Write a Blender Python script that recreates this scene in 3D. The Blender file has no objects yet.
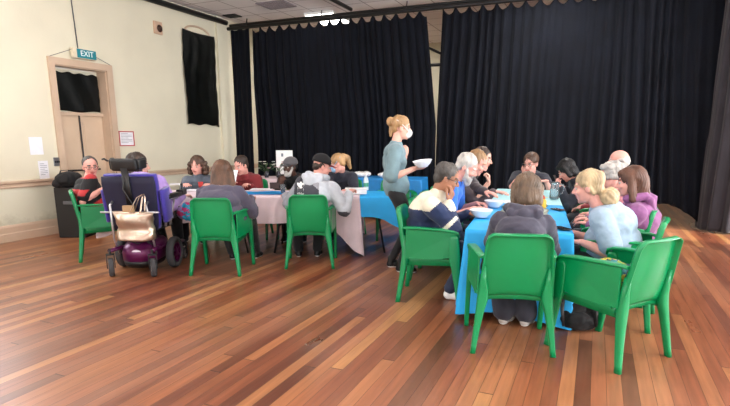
import bpy, bmesh, math, random
import numpy as np
from mathutils import Vector, Matrix, noise
from mathutils.bvhtree import BVHTree
random.seed(7)
rng = np.random.default_rng(5)
SC = bpy.context.scene
COL = SC.collection
R = math.radians
# ------------------------------------------------------------------ camera, sky, light, exposure
HCAM = 1.43
FPX, PX, PY, HOR = 523.0, 365.0, 251.0, 139.0
PITCH = math.atan((PY - HOR) / FPX)
YAW = R(23.5)
cd = bpy.data.cameras.new('camera')
cam = bpy.data.objects.new('camera', cd)
COL.objects.link(cam)
cam.location = (0, 0, HCAM)
cam.rotation_euler = (R(90) - PITCH, 0, YAW)
cd.sensor_width = 36
cd.lens = 36 * FPX / 730
cd.shift_y = (PY - 203) / 730
cd.clip_start = 0.05
SC.camera = cam
SC.view_settings.view_transform = 'Standard'
SC.view_settings.look = 'None'
SC.view_settings.gamma = 1
SC.view_settings.use_curve_mapping = False
SC.view_settings.exposure = 0.42
w = bpy.data.worlds.new('sky')
SC.world = w
w.use_nodes = True
w.node_tree.nodes['Background'].inputs[0].default_value = (0.75, 0.85, 1.0, 1)
w.node_tree.nodes['Background'].inputs[1].default_value = 2.0

def area(name, loc, rot, sx, sy, power, color):
    l = bpy.data.lights.new(name, 'AREA')
    l.shape = 'RECTANGLE'
    l.size, l.size_y = sx, sy
    l.energy = power
    l.color = color
    o = bpy.data.objects.new(name, l)
    o.location = loc
    o.rotation_euler = rot
    COL.objects.link(o)
    return o
# daylight through the windows of the right wall (x=+6), the left wall behind the camera, the rear wall
WR = [0.2, 3.4, 7.0]
for yy in WR:
    area('window_daylight', (5.93, yy, 2.15), (0, R(118), 0), 2.2, 1.5, 320, (0.93, 0.96, 1.0))
WL = [0.6, 3.7]
for yy in WL:
    area('window_daylight', (-7.5, yy, 2.4), (0, R(-122), 0), 2.0, 1.3, 60, (0.93, 0.96, 1.0))
WB = [-5.0, -1.5, 2.5]
for xx in WB:
    area('window_daylight', (xx, -3.93, 2.3), (R(125), 0, 0), 1.8, 2.2, 85, (0.95, 0.97, 1.0))
sl = bpy.data.lights.new('sun', 'SUN'); sl.energy = 9; sl.angle = R(3); sl.color = (1.0, .96, .9)
so = bpy.data.objects.new('sun', sl); COL.objects.link(so)
so.rotation_euler = Vector((-1.9, .95, -1)).to_track_quat('-Z', 'Y').to_euler()
TUBES = [(-5.40, 10.2), (-5.42, 10.80), (-0.93, 9.2), (-0.9, 8.5), (-5.4, 4.0), (-0.9, 4.0), (3.0, 4.0), (3.0, 8.5), (-5.4, -1), (-0.9, -1), (-4.6, 12.6), (-1.6, 12.6)]  # last pair: unseen lights added to brighten the ceiling behind the curtains
for (tx, ty) in TUBES:
    area('tube_light', (tx, ty, 3.84), (0, 0, 0), 0.6, 0.3, 26, (1.0, 0.97, 0.92))

# ------------------------------------------------------------------ helpers
Fv = Vector((-math.sin(YAW) * math.cos(PITCH), math.cos(YAW) * math.cos(PITCH), -math.sin(PITCH)))
Rv = Vector((math.cos(YAW), math.sin(YAW), 0))
Uv = Rv.cross(Fv)
def at(x, y, Y):
    "point seen at pixel (x,y) standing at distance Y"
    d = Fv * FPX + Rv * (x - PX) - Uv * (y - PY)
    return Vector((0, 0, HCAM)) + d * (Y / d.y)
def onz(x, y, z=0):
    d = Fv * FPX + Rv * (x - PX) - Uv * (y - PY)
    return Vector((0, 0, HCAM)) + d * ((z - HCAM) / d.z)

def lin(h):
    if isinstance(h, str):
        h = h.lstrip('#')
        c = [int(h[i:i + 2], 16) / 255 for i in (0, 2, 4)]
        return tuple((v / 12.92 if v <= .04045 else ((v + .055) / 1.055) ** 2.4) for v in c) + (1,)
    return tuple(h) + (1,)
MC = {}
def mat(name, col, rough=.6, metal=0, var=.12, scale=8, bump=.0, bscale=60, spec=.5, stretch=(1, 1, 1), sheen=0, emit=None, alpha=None, trans=0, sss=0):
    if name in MC: return MC[name]
    m = bpy.data.materials.new(name); m.use_nodes = True
    nt = m.node_tree; N = nt.nodes; L = nt.links
    b = N['Principled BSDF']
    c = lin(col)
    b.inputs['Roughness'].default_value = rough
    b.inputs['Metallic'].default_value = metal
    b.inputs['Specular IOR Level'].default_value = spec
    if sheen: b.inputs['Sheen Weight'].default_value = sheen
    if trans: b.inputs['Transmission Weight'].default_value = trans
    if emit:
        b.inputs['Emission Color'].default_value = c
        b.inputs['Emission Strength'].default_value = emit
    tc = N.new('ShaderNodeTexCoord'); mp = N.new('ShaderNodeMapping')
    mp.inputs['Scale'].default_value = stretch
    L.new(tc.outputs['Object'], mp.inputs['Vector'])
    nz = N.new('ShaderNodeTexNoise'); nz.inputs['Scale'].default_value = scale; nz.inputs['Detail'].default_value = 5
    L.new(mp.outputs[0], nz.inputs['Vector'])
    rp = N.new('ShaderNodeValToRGB')
    rp.color_ramp.elements[0].position = .3; rp.color_ramp.elements[1].position = .7
    rp.color_ramp.elements[0].color = tuple(v * (1 - var) for v in c[:3]) + (1,)
    rp.color_ramp.elements[1].color = tuple(min(1, v * (1 + var)) for v in c[:3]) + (1,)
    L.new(nz.outputs['Fac'], rp.inputs['Fac']); L.new(rp.outputs[0], b.inputs['Base Color'])
    if bump:
        n2 = N.new('ShaderNodeTexNoise'); n2.inputs['Scale'].default_value = bscale; n2.inputs['Detail'].default_value = 4
        L.new(mp.outputs[0], n2.inputs['Vector'])
        bp = N.new('ShaderNodeBump'); bp.inputs['Strength'].default_value = bump; bp.inputs['Distance'].default_value = .01
        L.new(n2.outputs['Fac'], bp.inputs['Height']); L.new(bp.outputs[0], b.inputs['Normal'])
    MC[name] = m
    return m

def mesh_of(bm, name, smooth=True):
    me = bpy.data.meshes.new(name); bm.to_mesh(me); bm.free()
    if smooth:
        me.polygons.foreach_set('use_smooth', [True] * len(me.polygons))
    return me
def link(name, me, m, parent=None, loc=None, rot=None, mods=()):
    o = bpy.data.objects.new(name, me); COL.objects.link(o)
    if m is not None:
        for k in (m if isinstance(m, (list, tuple)) else [m]): me.materials.append(k)
    if parent: o.parent = parent
    if loc is not None: o.location = loc
    if rot is not None: o.rotation_euler = rot
    return o
def obj(name, bm, m, parent=None, smooth=False, loc=None, rot=None):
    o = link(name, mesh_of(bm, name, smooth), m, parent, loc, rot)
    return o
def tag(o, label=None, cat=None, group=None, kind=None):
    if label: o['label'] = label
    if cat: o['category'] = cat
    if group: o['group'] = group
    if kind: o['kind'] = kind
    return o
def empty(name, loc, rz=0, label=None, cat=None, group=None):
    o = bpy.data.objects.new(name, None); COL.objects.link(o)
    o.location = loc; o.rotation_euler = (0, 0, rz); o.empty_display_size = .1
    return tag(o, label, cat, group)
KIDS = {}
def copy_tree(o, parent=None):
    c = o.copy(); COL.objects.link(c)
    c.parent = parent
    for ch in [k for k in list(COL.objects) if k.parent == o]:
        copy_tree(ch, c)
    return c
def box(bm, x0, y0, z0, x1, y1, z1, M=None):
    vs = [bm.verts.new((x, y, z)) for z in (z0, z1) for (x, y) in ((x0, y0), (x1, y0), (x1, y1), (x0, y1))]
    if M is not None:
        for v in vs: v.co = M @ v.co
    for f in ((3, 2, 1, 0), (4, 5, 6, 7), (0, 1, 5, 4), (1, 2, 6, 5), (2, 3, 7, 6), (3, 0, 4, 7)):
        bm.faces.new([vs[i] for i in f])
    return vs
def bevel(bm, r, seg=2):
    bmesh.ops.bevel(bm, geom=list(bm.edges), offset=r, segments=seg, affect='EDGES', profile=.6, clamp_overlap=True)
def bbox_bm(dims, r=.01, c=(0, 0, 0), seg=2, M=None):
    bm = bmesh.new(); a, b_, h = [d / 2 for d in dims]
    box(bm, c[0] - a, c[1] - b_, c[2] - h, c[0] + a, c[1] + b_, c[2] + h)
    if r: bevel(bm, r, seg)
    if M is not None: bmesh.ops.transform(bm, matrix=M, verts=bm.verts)
    return bm
def frame_of(d):
    d = d.normalized()
    u = d.orthogonal().normalized() if abs(d.z) > .95 else Vector((0, 0, 1)).cross(d).normalized()
    return u, d.cross(u).normalized()
def tube(bm, pts, r, seg=10, closed=False, radii=None, flat=1):
    pts = [Vector(p) for p in pts]; n = len(pts); rings = []
    for i, p in enumerate(pts):
        if closed: d = pts[(i + 1) % n] - pts[i - 1]
        else: d = pts[min(i + 1, n - 1)] - pts[max(i - 1, 0)]
        u, v = frame_of(d)
        if rings and pu.dot(u) < 0: u, v = -u, -v
        pu = u
        rr = radii[i] if radii else r
        rings.append([bm.verts.new(p + (u * math.cos(a) + v * flat * math.sin(a)) * rr) for a in [2 * math.pi * k / seg for k in range(seg)]])
    for i in range(n if closed else n - 1):
        A, B = rings[i], rings[(i + 1) % n]
        for k in range(seg):
            bm.faces.new((A[k], A[(k + 1) % seg], B[(k + 1) % seg], B[k]))
    if not closed:
        bm.faces.new(rings[0][::-1]); bm.faces.new(rings[-1])
def loft(bm, secs, cap=True):
    "secs: list of closed loops (lists of points) of equal length"
    rings = [[bm.verts.new(p) for p in s] for s in secs]; n = len(rings[0])
    for A, B in zip(rings, rings[1:]):
        for k in range(n):
            bm.faces.new((A[k], A[(k + 1) % n], B[(k + 1) % n], B[k]))
    if cap:
        bm.faces.new(rings[0][::-1]); bm.faces.new(rings[-1])
def rrect(c, hx, hy, r=.3, ax=(1, 0, 0), ay=(0, 1, 0)):
    c = Vector(c); ax = Vector(ax); ay = Vector(ay); out = []
    r = min(hx, hy) * r * 1.9
    for (sx, sy, a0) in ((1, 1, 0), (-1, 1, 90), (-1, -1, 180), (1, -1, 270)):
        for a in (0, 45, 90):
            t = R(a0 + a)
            out.append(c + ax * (sx * (hx - r) + r * math.cos(t)) + ay * (sy * (hy - r) + r * math.sin(t)))
    return out
def lathe(bm, prof, seg=28, c=(0, 0, 0), M=None):
    rings = []
    for (r, z) in prof:
        if r < 1e-5: rings.append([bm.verts.new((c[0], c[1], c[2] + z))])
        else: rings.append([bm.verts.new((c[0] + r * math.cos(2 * math.pi * k / seg), c[1] + r * math.sin(2 * math.pi * k / seg), c[2] + z)) for k in range(seg)])
    for A, B in zip(rings, rings[1:]):
        for k in range(seg):
            a, b_ = A[k % len(A)], A[(k + 1) % len(A)]; c_, d = B[(k + 1) % len(B)], B[k % len(B)]
            f = [v for i, v in enumerate((a, b_, c_, d)) if v not in (a, b_, c_, d)[:i]]
            if len(f) > 2: bm.faces.new(f)
    if M is not None: bmesh.ops.transform(bm, matrix=M, verts=[v for rg in rings for v in rg])
def wob(P, f, seed, oct=3):
    "smooth pseudo noise on an N x 3 array, about -1..1"
    r = np.random.default_rng(seed); out = np.zeros(len(P)); amp = 1; tot = 0
    for o in range(oct):
        for k in range(5):
            d = r.normal(size=3); d /= np.linalg.norm(d); ff = f * (1.9 ** o) * r.uniform(.7, 1.4)
            out += amp * np.sin(P @ d * ff * 2 * math.pi + r.uniform(0, 6.3))
        tot += amp * 2.2; amp *= .55
    return out / tot
# ---- organic volumes: overlapping blobs fused into one continuous surface
def ell(bm, c, r, rot=None, sub=3):
    M = Matrix.Translation(Vector(c)) @ ((rot.to_4x4() if rot is not None else Matrix.Identity(4))) @ Matrix.Diagonal((r[0], r[1], r[2], 1))
    bmesh.ops.create_icosphere(bm, subdivisions=sub, radius=1, matrix=M)
def capsule(bm, a, b, ra, rb=None, seg=14, flat=1):
    a, b = Vector(a), Vector(b); rb = ra if rb is None else rb
    d = b - a; L = d.length
    if L < 1e-4: return ell(bm, a, (ra,) * 3, sub=2)
    d.normalize(); u, v = frame_of(d)
    pts = []
    for t in (-80, -55, -30, -10): pts.append((a + d * ra * math.sin(R(t)), ra * math.cos(R(t))))
    for t in (0, .33, .66, 1): pts.append((a + d * L * t, ra + (rb - ra) * t))
    for t in (10, 30, 55, 80): pts.append((b + d * rb * math.sin(R(t)), rb * math.cos(R(t))))
    loft(bm, [[p + (u * math.cos(k * 2 * math.pi / seg) + v * flat * math.sin(k * 2 * math.pi / seg)) * r for k in range(seg)] for p, r in pts])
def fuse(bm, voxel, smooth=3, name='m'):
    me = bpy.data.meshes.new('tmp'); bmesh.ops.recalc_face_normals(bm, faces=bm.faces); bm.to_mesh(me); bm.free()
    o = bpy.data.objects.new('tmp', me); COL.objects.link(o)
    md = o.modifiers.new('r', 'REMESH'); md.mode = 'VOXEL'; md.voxel_size = voxel; md.use_smooth_shade = True
    if smooth:
        s = o.modifiers.new('s', 'SMOOTH'); s.factor = .5; s.iterations = smooth
    dg = bpy.context.evaluated_depsgraph_get()
    out = bpy.data.meshes.new_from_object(o.evaluated_get(dg))
    bpy.data.objects.remove(o); bpy.data.meshes.remove(me)
    out.name = name
    out.polygons.foreach_set('use_smooth', [True] * len(out.polygons))
    return out
def verts_np(me):
    a = np.empty(len(me.vertices) * 3); me.vertices.foreach_get('co', a); return a.reshape(-1, 3)
def norms_np(me):
    a = np.empty(len(me.vertices) * 3); me.vertices.foreach_get('normal', a); return a.reshape(-1, 3)
def set_np(me, V):
    me.vertices.foreach_set('co', V.ravel()); me.update()
def centers_np(me):
    a = np.empty(len(me.polygons) * 3); me.polygons.foreach_get('center', a); return a.reshape(-1, 3)
def paint(me, idx):
    me.polygons.foreach_set('material_index', np.asarray(idx, dtype=np.int32)); me.update()
def wrinkle(me, amp, f, seed, stretch=(1, 1, 1)):
    V = verts_np(me); Nn = norms_np(me)
    n = wob(V * np.array(stretch), f, seed)
    ridge = 1 - np.abs(wob(V * np.array(stretch), f * .8, seed + 50)) * 2
    V = V + Nn * (amp * (.3 * n + .7 * np.sign(ridge) * np.abs(ridge) ** 1.5))[:, None]
    set_np(me, V)

# ------------------------------------------------------------------ materials
M_wall = mat('cream wall paint', '#dbd5be', .75, var=.05, scale=1.2, bump=.08, bscale=30)
M_wall_low = mat('pale green wall paint', '#d8d6bf', .7, var=.10, scale=1.6, bump=.08, bscale=30)
M_trim = mat('beige gloss paint', '#c6ad95', .45, var=.08, scale=3)
M_door = mat('door paint', '#cdb49a', .45, var=.05, scale=3)
M_dark = mat('black iron', '#121214', .5, var=.1)
M_black = mat('black plastic', '#0c0c0e', .45, var=.2)
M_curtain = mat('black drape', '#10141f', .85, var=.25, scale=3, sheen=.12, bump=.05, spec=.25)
M_curtain_daylit = mat('charcoal drape', '#37333a', .8, var=.2, scale=3, sheen=.35, bump=.05)  # window light on the side curtain is put into this lighter colour
M_blackout = mat('black blackout cloth', '#0d1110', .38, var=.3, scale=5, bump=.3, bscale=9)
M_green = mat('green chair plastic', '#00864e', .30, var=.06, scale=3, bump=.015, bscale=90)
M_white = mat('white plastic', '#e8e8e6', .4, var=.03)
M_paper = mat('white paper', '#e9e9ee', .8, var=.04)
M_steel = mat('grey steel', '#8a8a8c', .35, .9, var=.1)
M_greyplastic = mat('grey plastic', '#55565a', .5)
M_bowl = mat('glazed white bowl', '#e4eaf0', .25, var=.03)
M_pink = mat('pale pink tablecloth', '#d6c2c8', .8, var=.10, scale=5, bump=.1, bscale=12)
M_blue = mat('sky blue tablecloth', '#17a2e4', .6, var=.08, scale=4, bump=.1, bscale=12)
M_aqua = mat('pale aqua tablecloth', '#a6dbe2', .6, var=.08, scale=10, bump=.1, bscale=12)
def skin(name, c): return mat('skin ' + name, c, .55, var=.08, scale=14, spec=.3)
S_fair = skin('fair', '#d9a795'); S_pink = skin('pink', '#dba092'); S_tan = skin('tan', '#a9785f'); S_dark = skin('dark', '#4a3026')
M_lip = mat('lip', '#a8584f', .45)
M_eye = mat('eye white', '#b9b1a8', .3); M_iris = mat('iris', '#2a1d16', .2)
def fabric(name, c, sheen=.15, rough=.85): return mat(name + ' fabric', c, rough, var=.14, scale=10, bump=.25, bscale=35, sheen=sheen)
def hairm(name, c, var=.4): return mat(name + ' hair', c, .5, var=var, scale=16, bump=.7, bscale=45, stretch=(1, 1, .25))

def floor_material():
    m = bpy.data.materials.new('polished floorboards'); m.use_nodes = True
    nt = m.node_tree; N = nt.nodes; L = nt.links; b = N['Principled BSDF']
    tc = N.new('ShaderNodeTexCoord'); sp = N.new('ShaderNodeSeparateXYZ'); L.new(tc.outputs['Object'], sp.inputs[0])
    def mth(op, a, b_=None, c=None):
        n = N.new('ShaderNodeMath'); n.operation = op
        for i, v in enumerate((a, b_, c)):
            if v is None: continue
            if isinstance(v, (int, float)): n.inputs[i].default_value = v
            else: L.new(v, n.inputs[i])
        return n.outputs[0]
    xs = mth('DIVIDE', sp.outputs['X'], .085)
    row = mth('FLOOR', xs); fx = mth('FRACT', xs)
    wn = N.new('ShaderNodeTexWhiteNoise'); wn.noise_dimensions = '1D'; L.new(row, wn.inputs['W'])
    ys = mth('ADD', mth('DIVIDE', sp.outputs['Y'], 2.9), mth('MULTIPLY', wn.outputs['Value'], 9.7))
    seg = mth('FLOOR', ys); fy = mth('FRACT', ys)
    cb = N.new('ShaderNodeCombineXYZ'); L.new(row, cb.inputs[0]); L.new(seg, cb.inputs[1])
    w2 = N.new('ShaderNodeTexWhiteNoise'); w2.noise_dimensions = '2D'; L.new(cb.outputs[0], w2.inputs['Vector'])
    rp = N.new('ShaderNodeValToRGB'); rp.color_ramp.interpolation = 'LINEAR'
    e = rp.color_ramp.elements
    e[0].position = 0; e[0].color = lin('#562f20')
    e[1].position = 1; e[1].color = lin('#a67649')
    for p, c in ((.14, '#673a29'), (.38, '#7c472f'), (.68, '#8a5437'), (.9, '#9a6541')):
        k = e.new(p); k.color = lin(c)
    L.new(w2.outputs['Value'], rp.inputs['Fac'])
    # grain
    mp = N.new('ShaderNodeMapping'); mp.inputs['Scale'].default_value = (34, 2.2, 1); L.new(tc.outputs['Object'], mp.inputs[0])
    av = N.new('ShaderNodeVectorMath'); av.operation = 'ADD'; L.new(mp.outputs[0], av.inputs[0])
    sc_ = N.new('ShaderNodeVectorMath'); sc_.operation = 'SCALE'; L.new(w2.outputs['Color'], sc_.inputs[0]); sc_.inputs['Scale'].default_value = 40
    L.new(sc_.outputs[0], av.inputs[1])
    gn = N.new('ShaderNodeTexNoise'); gn.inputs['Scale'].default_value = 1; gn.inputs['Detail'].default_value = 6; L.new(av.outputs[0], gn.inputs['Vector'])
    gm = mth('MULTIPLY_ADD', gn.outputs['Fac'], 1.1, .48)
    mx = N.new('ShaderNodeMix'); mx.data_type = 'RGBA'; mx.blend_type = 'MULTIPLY'; mx.inputs[0].default_value = 1
    L.new(rp.outputs[0], mx.inputs[6]); L.new(gm, mx.inputs[7])
    # worn streaks along the boards
    m3 = N.new('ShaderNodeMapping'); m3.inputs['Scale'].default_value = (1.4, .35, 1); L.new(tc.outputs['Object'], m3.inputs[0])
    n3 = N.new('ShaderNodeTexNoise'); n3.inputs['Scale'].default_value = 1; n3.inputs['Detail'].default_value = 7; L.new(m3.outputs[0], n3.inputs['Vector'])
    wr = N.new('ShaderNodeMapRange'); wr.inputs[1].default_value = .45; wr.inputs[2].default_value = .75; wr.inputs[3].default_value = 0; wr.inputs[4].default_value = .38
    L.new(n3.outputs['Fac'], wr.inputs[0])
    mx2 = N.new('ShaderNodeMix'); mx2.data_type = 'RGBA'; L.new(wr.outputs[0], mx2.inputs[0]); L.new(mx.outputs[2], mx2.inputs[6]); mx2.inputs[7].default_value = lin('#b98f70')
    # gaps
    gx = mth('MINIMUM', fx, mth('SUBTRACT', 1, fx)); gy = mth('MINIMUM', fy, mth('SUBTRACT', 1, fy))
    gap = mth('MAXIMUM', mth('LESS_THAN', gx, .018), mth('LESS_THAN', gy, .0016))
    mx3 = N.new('ShaderNodeMix'); mx3.data_type = 'RGBA'; L.new(mth('MULTIPLY', gap, .75), mx3.inputs[0]); L.new(mx2.outputs[2], mx3.inputs[6]); mx3.inputs[7].default_value = lin('#26120c')
    L.new(mx3.outputs[2], b.inputs['Base Color'])
    rr = N.new('ShaderNodeMapRange'); rr.inputs[1].default_value = .3; rr.inputs[2].default_value = .7; rr.inputs[3].default_value = .26; rr.inputs[4].default_value = .42
    L.new(n3.outputs['Fac'], rr.inputs[0]); L.new(rr.outputs[0], b.inputs['Roughness'])
    bp = N.new('ShaderNodeBump'); bp.inputs['Strength'].default_value = .25; bp.inputs['Distance'].default_value = .004
    L.new(mth('SUBTRACT', gn.outputs['Fac'], gap), bp.inputs['Height']); L.new(bp.outputs[0], b.inputs['Normal'])
    return m
def ceiling_material():
    m = bpy.data.materials.new('perforated ceiling tiles'); m.use_nodes = True
    nt = m.node_tree; N = nt.nodes; L = nt.links; b = N['Principled BSDF']; b.inputs['Roughness'].default_value = .8
    tc = N.new('ShaderNodeTexCoord')
    br = N.new('ShaderNodeTexBrick'); br.offset = 0; br.inputs['Scale'].default_value = 1
    br.inputs['Brick Width'].default_value = .61; br.inputs['Row Height'].default_value = .61; br.inputs['Mortar Size'].default_value = .012
    br.inputs['Color1'].default_value = lin('#f4eeee'); br.inputs['Color2'].default_value = lin('#ede6e6'); br.inputs['Mortar'].default_value = lin('#b0a5a6')
    L.new(tc.outputs['Object'], br.inputs['Vector']); L.new(br.outputs['Color'], b.inputs['Base Color'])
    return m

# ------------------------------------------------------------------ room
XL, XR, YF, YB, ZC = -7.57, 6.0, -4.0, 14.4, 3.95
def structure(name, bm, m, parent=None, smooth=False):
    o = obj(name, bm, m, parent, smooth)
    if parent is None: o['kind'] = 'structure'
    return o
bm = bmesh.new(); box(bm, XL - .2, YF - .2, -.15, XR + .2, YB + .2, 0); structure('floor', bm, floor_material())
bm = bmesh.new(); box(bm, XL - .2, YF - .2, ZC, XR + .2, YB + .2, ZC + .15); structure('ceiling', bm, ceiling_material())
def wall(name, p0, p1, holes, m, t=.25, thick_dir=1, z1=ZC):
    "wall along p0->p1 with rectangular holes (s0,s1,z0,z1)"
    p0, p1 = Vector(p0), Vector(p1); d = (p1 - p0); Ln = d.length; d.normalize(); n = Vector((-d.y, d.x, 0)) * thick_dir
    S = sorted({0, Ln} | {h[0] for h in holes} | {h[1] for h in holes}); Z = sorted({0, z1} | {h[2] for h in holes} | {h[3] for h in holes})
    bm = bmesh.new()
    M = Matrix(((d.x, n.x, 0, p0.x), (d.y, n.y, 0, p0.y), (0, 0, 1, 0), (0, 0, 0, 1)))
    for s0, s1 in zip(S, S[1:]):
        for a, b_ in zip(Z, Z[1:]):
            if any(h[0] <= s0 + 1e-6 and h[1] >= s1 - 1e-6 and h[2] <= a + 1e-6 and h[3] >= b_ - 1e-6 for h in holes): continue
            box(bm, s0, 0, a, s1, t, b_, M)
    bmesh.ops.remove_doubles(bm, verts=bm.verts, dist=1e-5)
    bmesh.ops.recalc_face_normals(bm, faces=bm.faces)
    return structure(name, bm, m)
# door opening on the left wall: y 5.60..6.74 outer trim, z up to 2.63
DY0, DY1, DZ = 5.70, 6.63, 2.53
# left wall runs from y=YB down to y=YF on x=XL ; s measured from YF
wall('wall_left', (XL, YF, 0), (XL, YB, 0), [(DY0 - YF, DY1 - YF, 0, DZ)] + [(y - .65 - YF, y + .65 - YF, 1.4, 3.4) for y in WL], M_wall, thick_dir=1)
wall('wall_right', (XR, YF, 0), (XR, YB, 0), [(y - .75 - YF, y + .75 - YF, 1.05, 3.25) for y in WR], M_wall, thick_dir=-1)
wall('wall_back', (XL, YB, 0), (XR, YB, 0), [], M_wall, thick_dir=1)
wall('wall_front', (XL, YF, 0), (XR, YF, 0), [(x - .9 - XL, x + .9 - XL, 1.2, 3.4) for x in WB], M_wall, thick_dir=-1)
wi = 0
def window(cx, cy, w_, z0, z1, axis):
    global wi
    wi += 1
    bm = bmesh.new(); h = w_ / 2
    def bar(a0, a1, b0, b1):
        if axis == 'y': box(bm, cx - .03, cy + a0, b0, cx + .03, cy + a1, b1)
        else: box(bm, cx + a0, cy - .03, b0, cx + a1, cy + .03, b1)
    bar(-h, -h + .06, z0, z1); bar(h - .06, h, z0, z1); bar(-h + .06, h - .06, z0, z0 + .07); bar(-h + .06, h - .06, z1 - .06, z1)
    bar(-.02, .02, z0 + .07, z1 - .06); bar(-h + .06, h - .06, (z0 + z1) / 2 - .02, (z0 + z1) / 2 + .02)
    o = structure('window_%d' % wi, bm, M_trim)
for y in WR: window(XR + .12, y, 1.5, 1.05, 3.25, 'y')
for y in WL: window(XL - .12, y, 1.3, 1.4, 3.4, 'y')
for x in WB: window(x, YF - .12, 1.8, 1.2, 3.4, 'x')
M_sun_blocker = mat('white roller blind', '#dcdcd8', .8)  # unseen panels added to keep the sun out of the first two windows
for y in WR[:2]:
    b_ = obj('window_blind', bbox_bm((.01, 1.36, 2.05), 0, (XR + .16, y, 2.15)), M_sun_blocker); b_['kind'] = 'structure'
# paler lower wall, chair rail, skirting on the left wall
def strip(name, y0, y1, prof, m):
    bm = bmesh.new(); loft(bm, [[(XL + a, y, z) for a, z in prof] for y in (y0, y1)]); bmesh.ops.recalc_face_normals(bm, faces=bm.faces)
    return structure(name, bm, m)
railp = [(0, .745), (.02, .745), (.025, .76), (.018, .775), (.018, .80), (.035, .815), (.035, .84), (0, .85)]
basep = [(0, 0), (.03, 0), (.03, .11), (.02, .125), (.02, .20), (.012, .23), (0, .235)]
TR0, TR1 = 5.60, 6.74
strip('trim_1', YF, TR0, railp, M_trim); strip('trim_2', TR1, YB, railp, M_trim)
strip('baseboard_left', YF, TR0, basep, M_trim); strip('baseboard_left_far', TR1, YB, basep, M_trim)
# dado dirt: aged lower wall band
def dado_material():
    m = bpy.data.materials.new('scuffed lower wall paint'); m.use_nodes = True
    nt = m.node_tree; N = nt.nodes; L = nt.links; b = N['Principled BSDF']; b.inputs['Roughness'].default_value = .6
    tc = N.new('ShaderNodeTexCoord')
    n1 = N.new('ShaderNodeTexNoise'); n1.inputs['Scale'].default_value = 1.3; n1.inputs['Detail'].default_value = 9; n1.inputs['Roughness'].default_value = .75
    L.new(tc.outputs['Object'], n1.inputs['Vector'])
    sp = N.new('ShaderNodeSeparateXYZ'); L.new(tc.outputs['Object'], sp.inputs[0])
    mr = N.new('ShaderNodeMapRange'); mr.inputs[1].default_value = .62; mr.inputs[2].default_value = .2; mr.inputs[3].default_value = -.25; mr.inputs[4].default_value = .16; L.new(sp.outputs['Z'], mr.inputs[0])
    ad = N.new('ShaderNodeMath'); ad.operation = 'ADD'; L.new(n1.outputs['Fac'], ad.inputs[0]); L.new(mr.outputs[0], ad.inputs[1])
    rp = N.new('ShaderNodeValToRGB'); rp.color_ramp.elements[0].position = .5; rp.color_ramp.elements[0].color = lin('#d9d7c2'); rp.color_ramp.elements[1].position = .85; rp.color_ramp.elements[1].color = lin('#a39c80')
    L.new(ad.outputs[0], rp.inputs['Fac']); L.new(rp.outputs[0], b.inputs['Base Color'])
    return m
md_ = dado_material()
for i, (a, b_) in enumerate(((YF, TR0), (TR1, YB))):
    bm = bmesh.new(); box(bm, XL, a, .23, XL + .006, b_, .75); structure('trim_%d' % (3 + i), bm, md_)
# pilaster near the far corner of the left wall
bm = bmesh.new(); box(bm, XL, 9.5, 0, XL + .05, 9.68, ZC); structure('trim_5', bm, M_wall)

# door: architrave, deep reveal, transom covered in black, double leaves
bm = bmesh.new()
box(bm, XL, TR0, 0, XL + .035, DY0, 2.63); box(bm, XL, DY1, 0, XL + .035, TR1, 2.63); box(bm, XL, DY0, DZ, XL + .035, DY1, 2.63)
box(bm, XL - .24, DY0 - .001, 0, XL, DY0 + .015, DZ); box(bm, XL - .24, DY1 - .015, 0, XL, DY1 + .001, DZ); box(bm, XL - .24, DY0 + .015, DZ - .015, XL, DY1 - .015, DZ + .001)
tag(structure('trim_6', bm, M_trim), kind='structure')
door = empty('door_1', (XL - .2, (DY0 + DY1) / 2, 0)); door['kind'] = 'structure'
TZ = 1.83
def dl(name, bm, m, parent=door, smooth=False): return obj(name, bm, m, parent, smooth)
hw = (DY1 - DY0) / 2 - .016
for s in (-1, 1):
    a, b_ = (-hw, -.006) if s < 0 else (.006, hw)
    bm = bmesh.new(); box(bm, -.02, a, .005, .02, b_, TZ - .03)
    for z0, z1 in ((.15, .85), (.95, 1.7)):
        box(bm, .02, a + .06, z0, .024, b_ - .06, z1)
        box(bm, .024, a + .08, z0 + .02, .027, b_ - .08, z1 - .02)
    dl('door_leaf', bm, M_door)
bm = bmesh.new(); box(bm, -.03, -hw, TZ - .03, .06, hw, TZ + .02); dl('transom_bar', bm, M_trim)
bm = bmesh.new(); box(bm, -.01, -hw, TZ + .02, .0, hw, DZ - .02); dl('transom_window', bm, M_wall)
bm = bmesh.new(); tube(bm, [(.045, 0, .1), (.045, 0, TZ - .02)], .012, 8); tube(bm, [(.04, -.3, .93), (.04, .3, .93)], .014, 8); dl('panic_bolt', bm, M_dark)
# transom blackout cloth
bm = bmesh.new(); nx, nz = 26, 18; g = []
for i in range(nx + 1):
    row = []
    for j in range(nz + 1):
        u, v = i / nx, j / nz
        y = (u - .5) * (2 * hw - .10) + .004 * math.sin(j * 1.3)
        z = TZ + .03 + v * (DZ - TZ - .11) + .012 * math.sin(u * 9) * (1 - v) + .012 * math.sin(u * 23) * v
        row.append(bm.verts.new((.066 + .008 * math.sin(u * 12 + v * 4), y, z)))
    g.append(row)
for i in range(nx):
    for j in range(nz): bm.faces.new((g[i][j], g[i + 1][j], g[i + 1][j + 1], g[i][j + 1]))
bmesh.ops.solidify(bm, geom=bm.faces[:], thickness=.004)
dl('blackout_cloth', bm, M_blackout, smooth=True)

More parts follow.
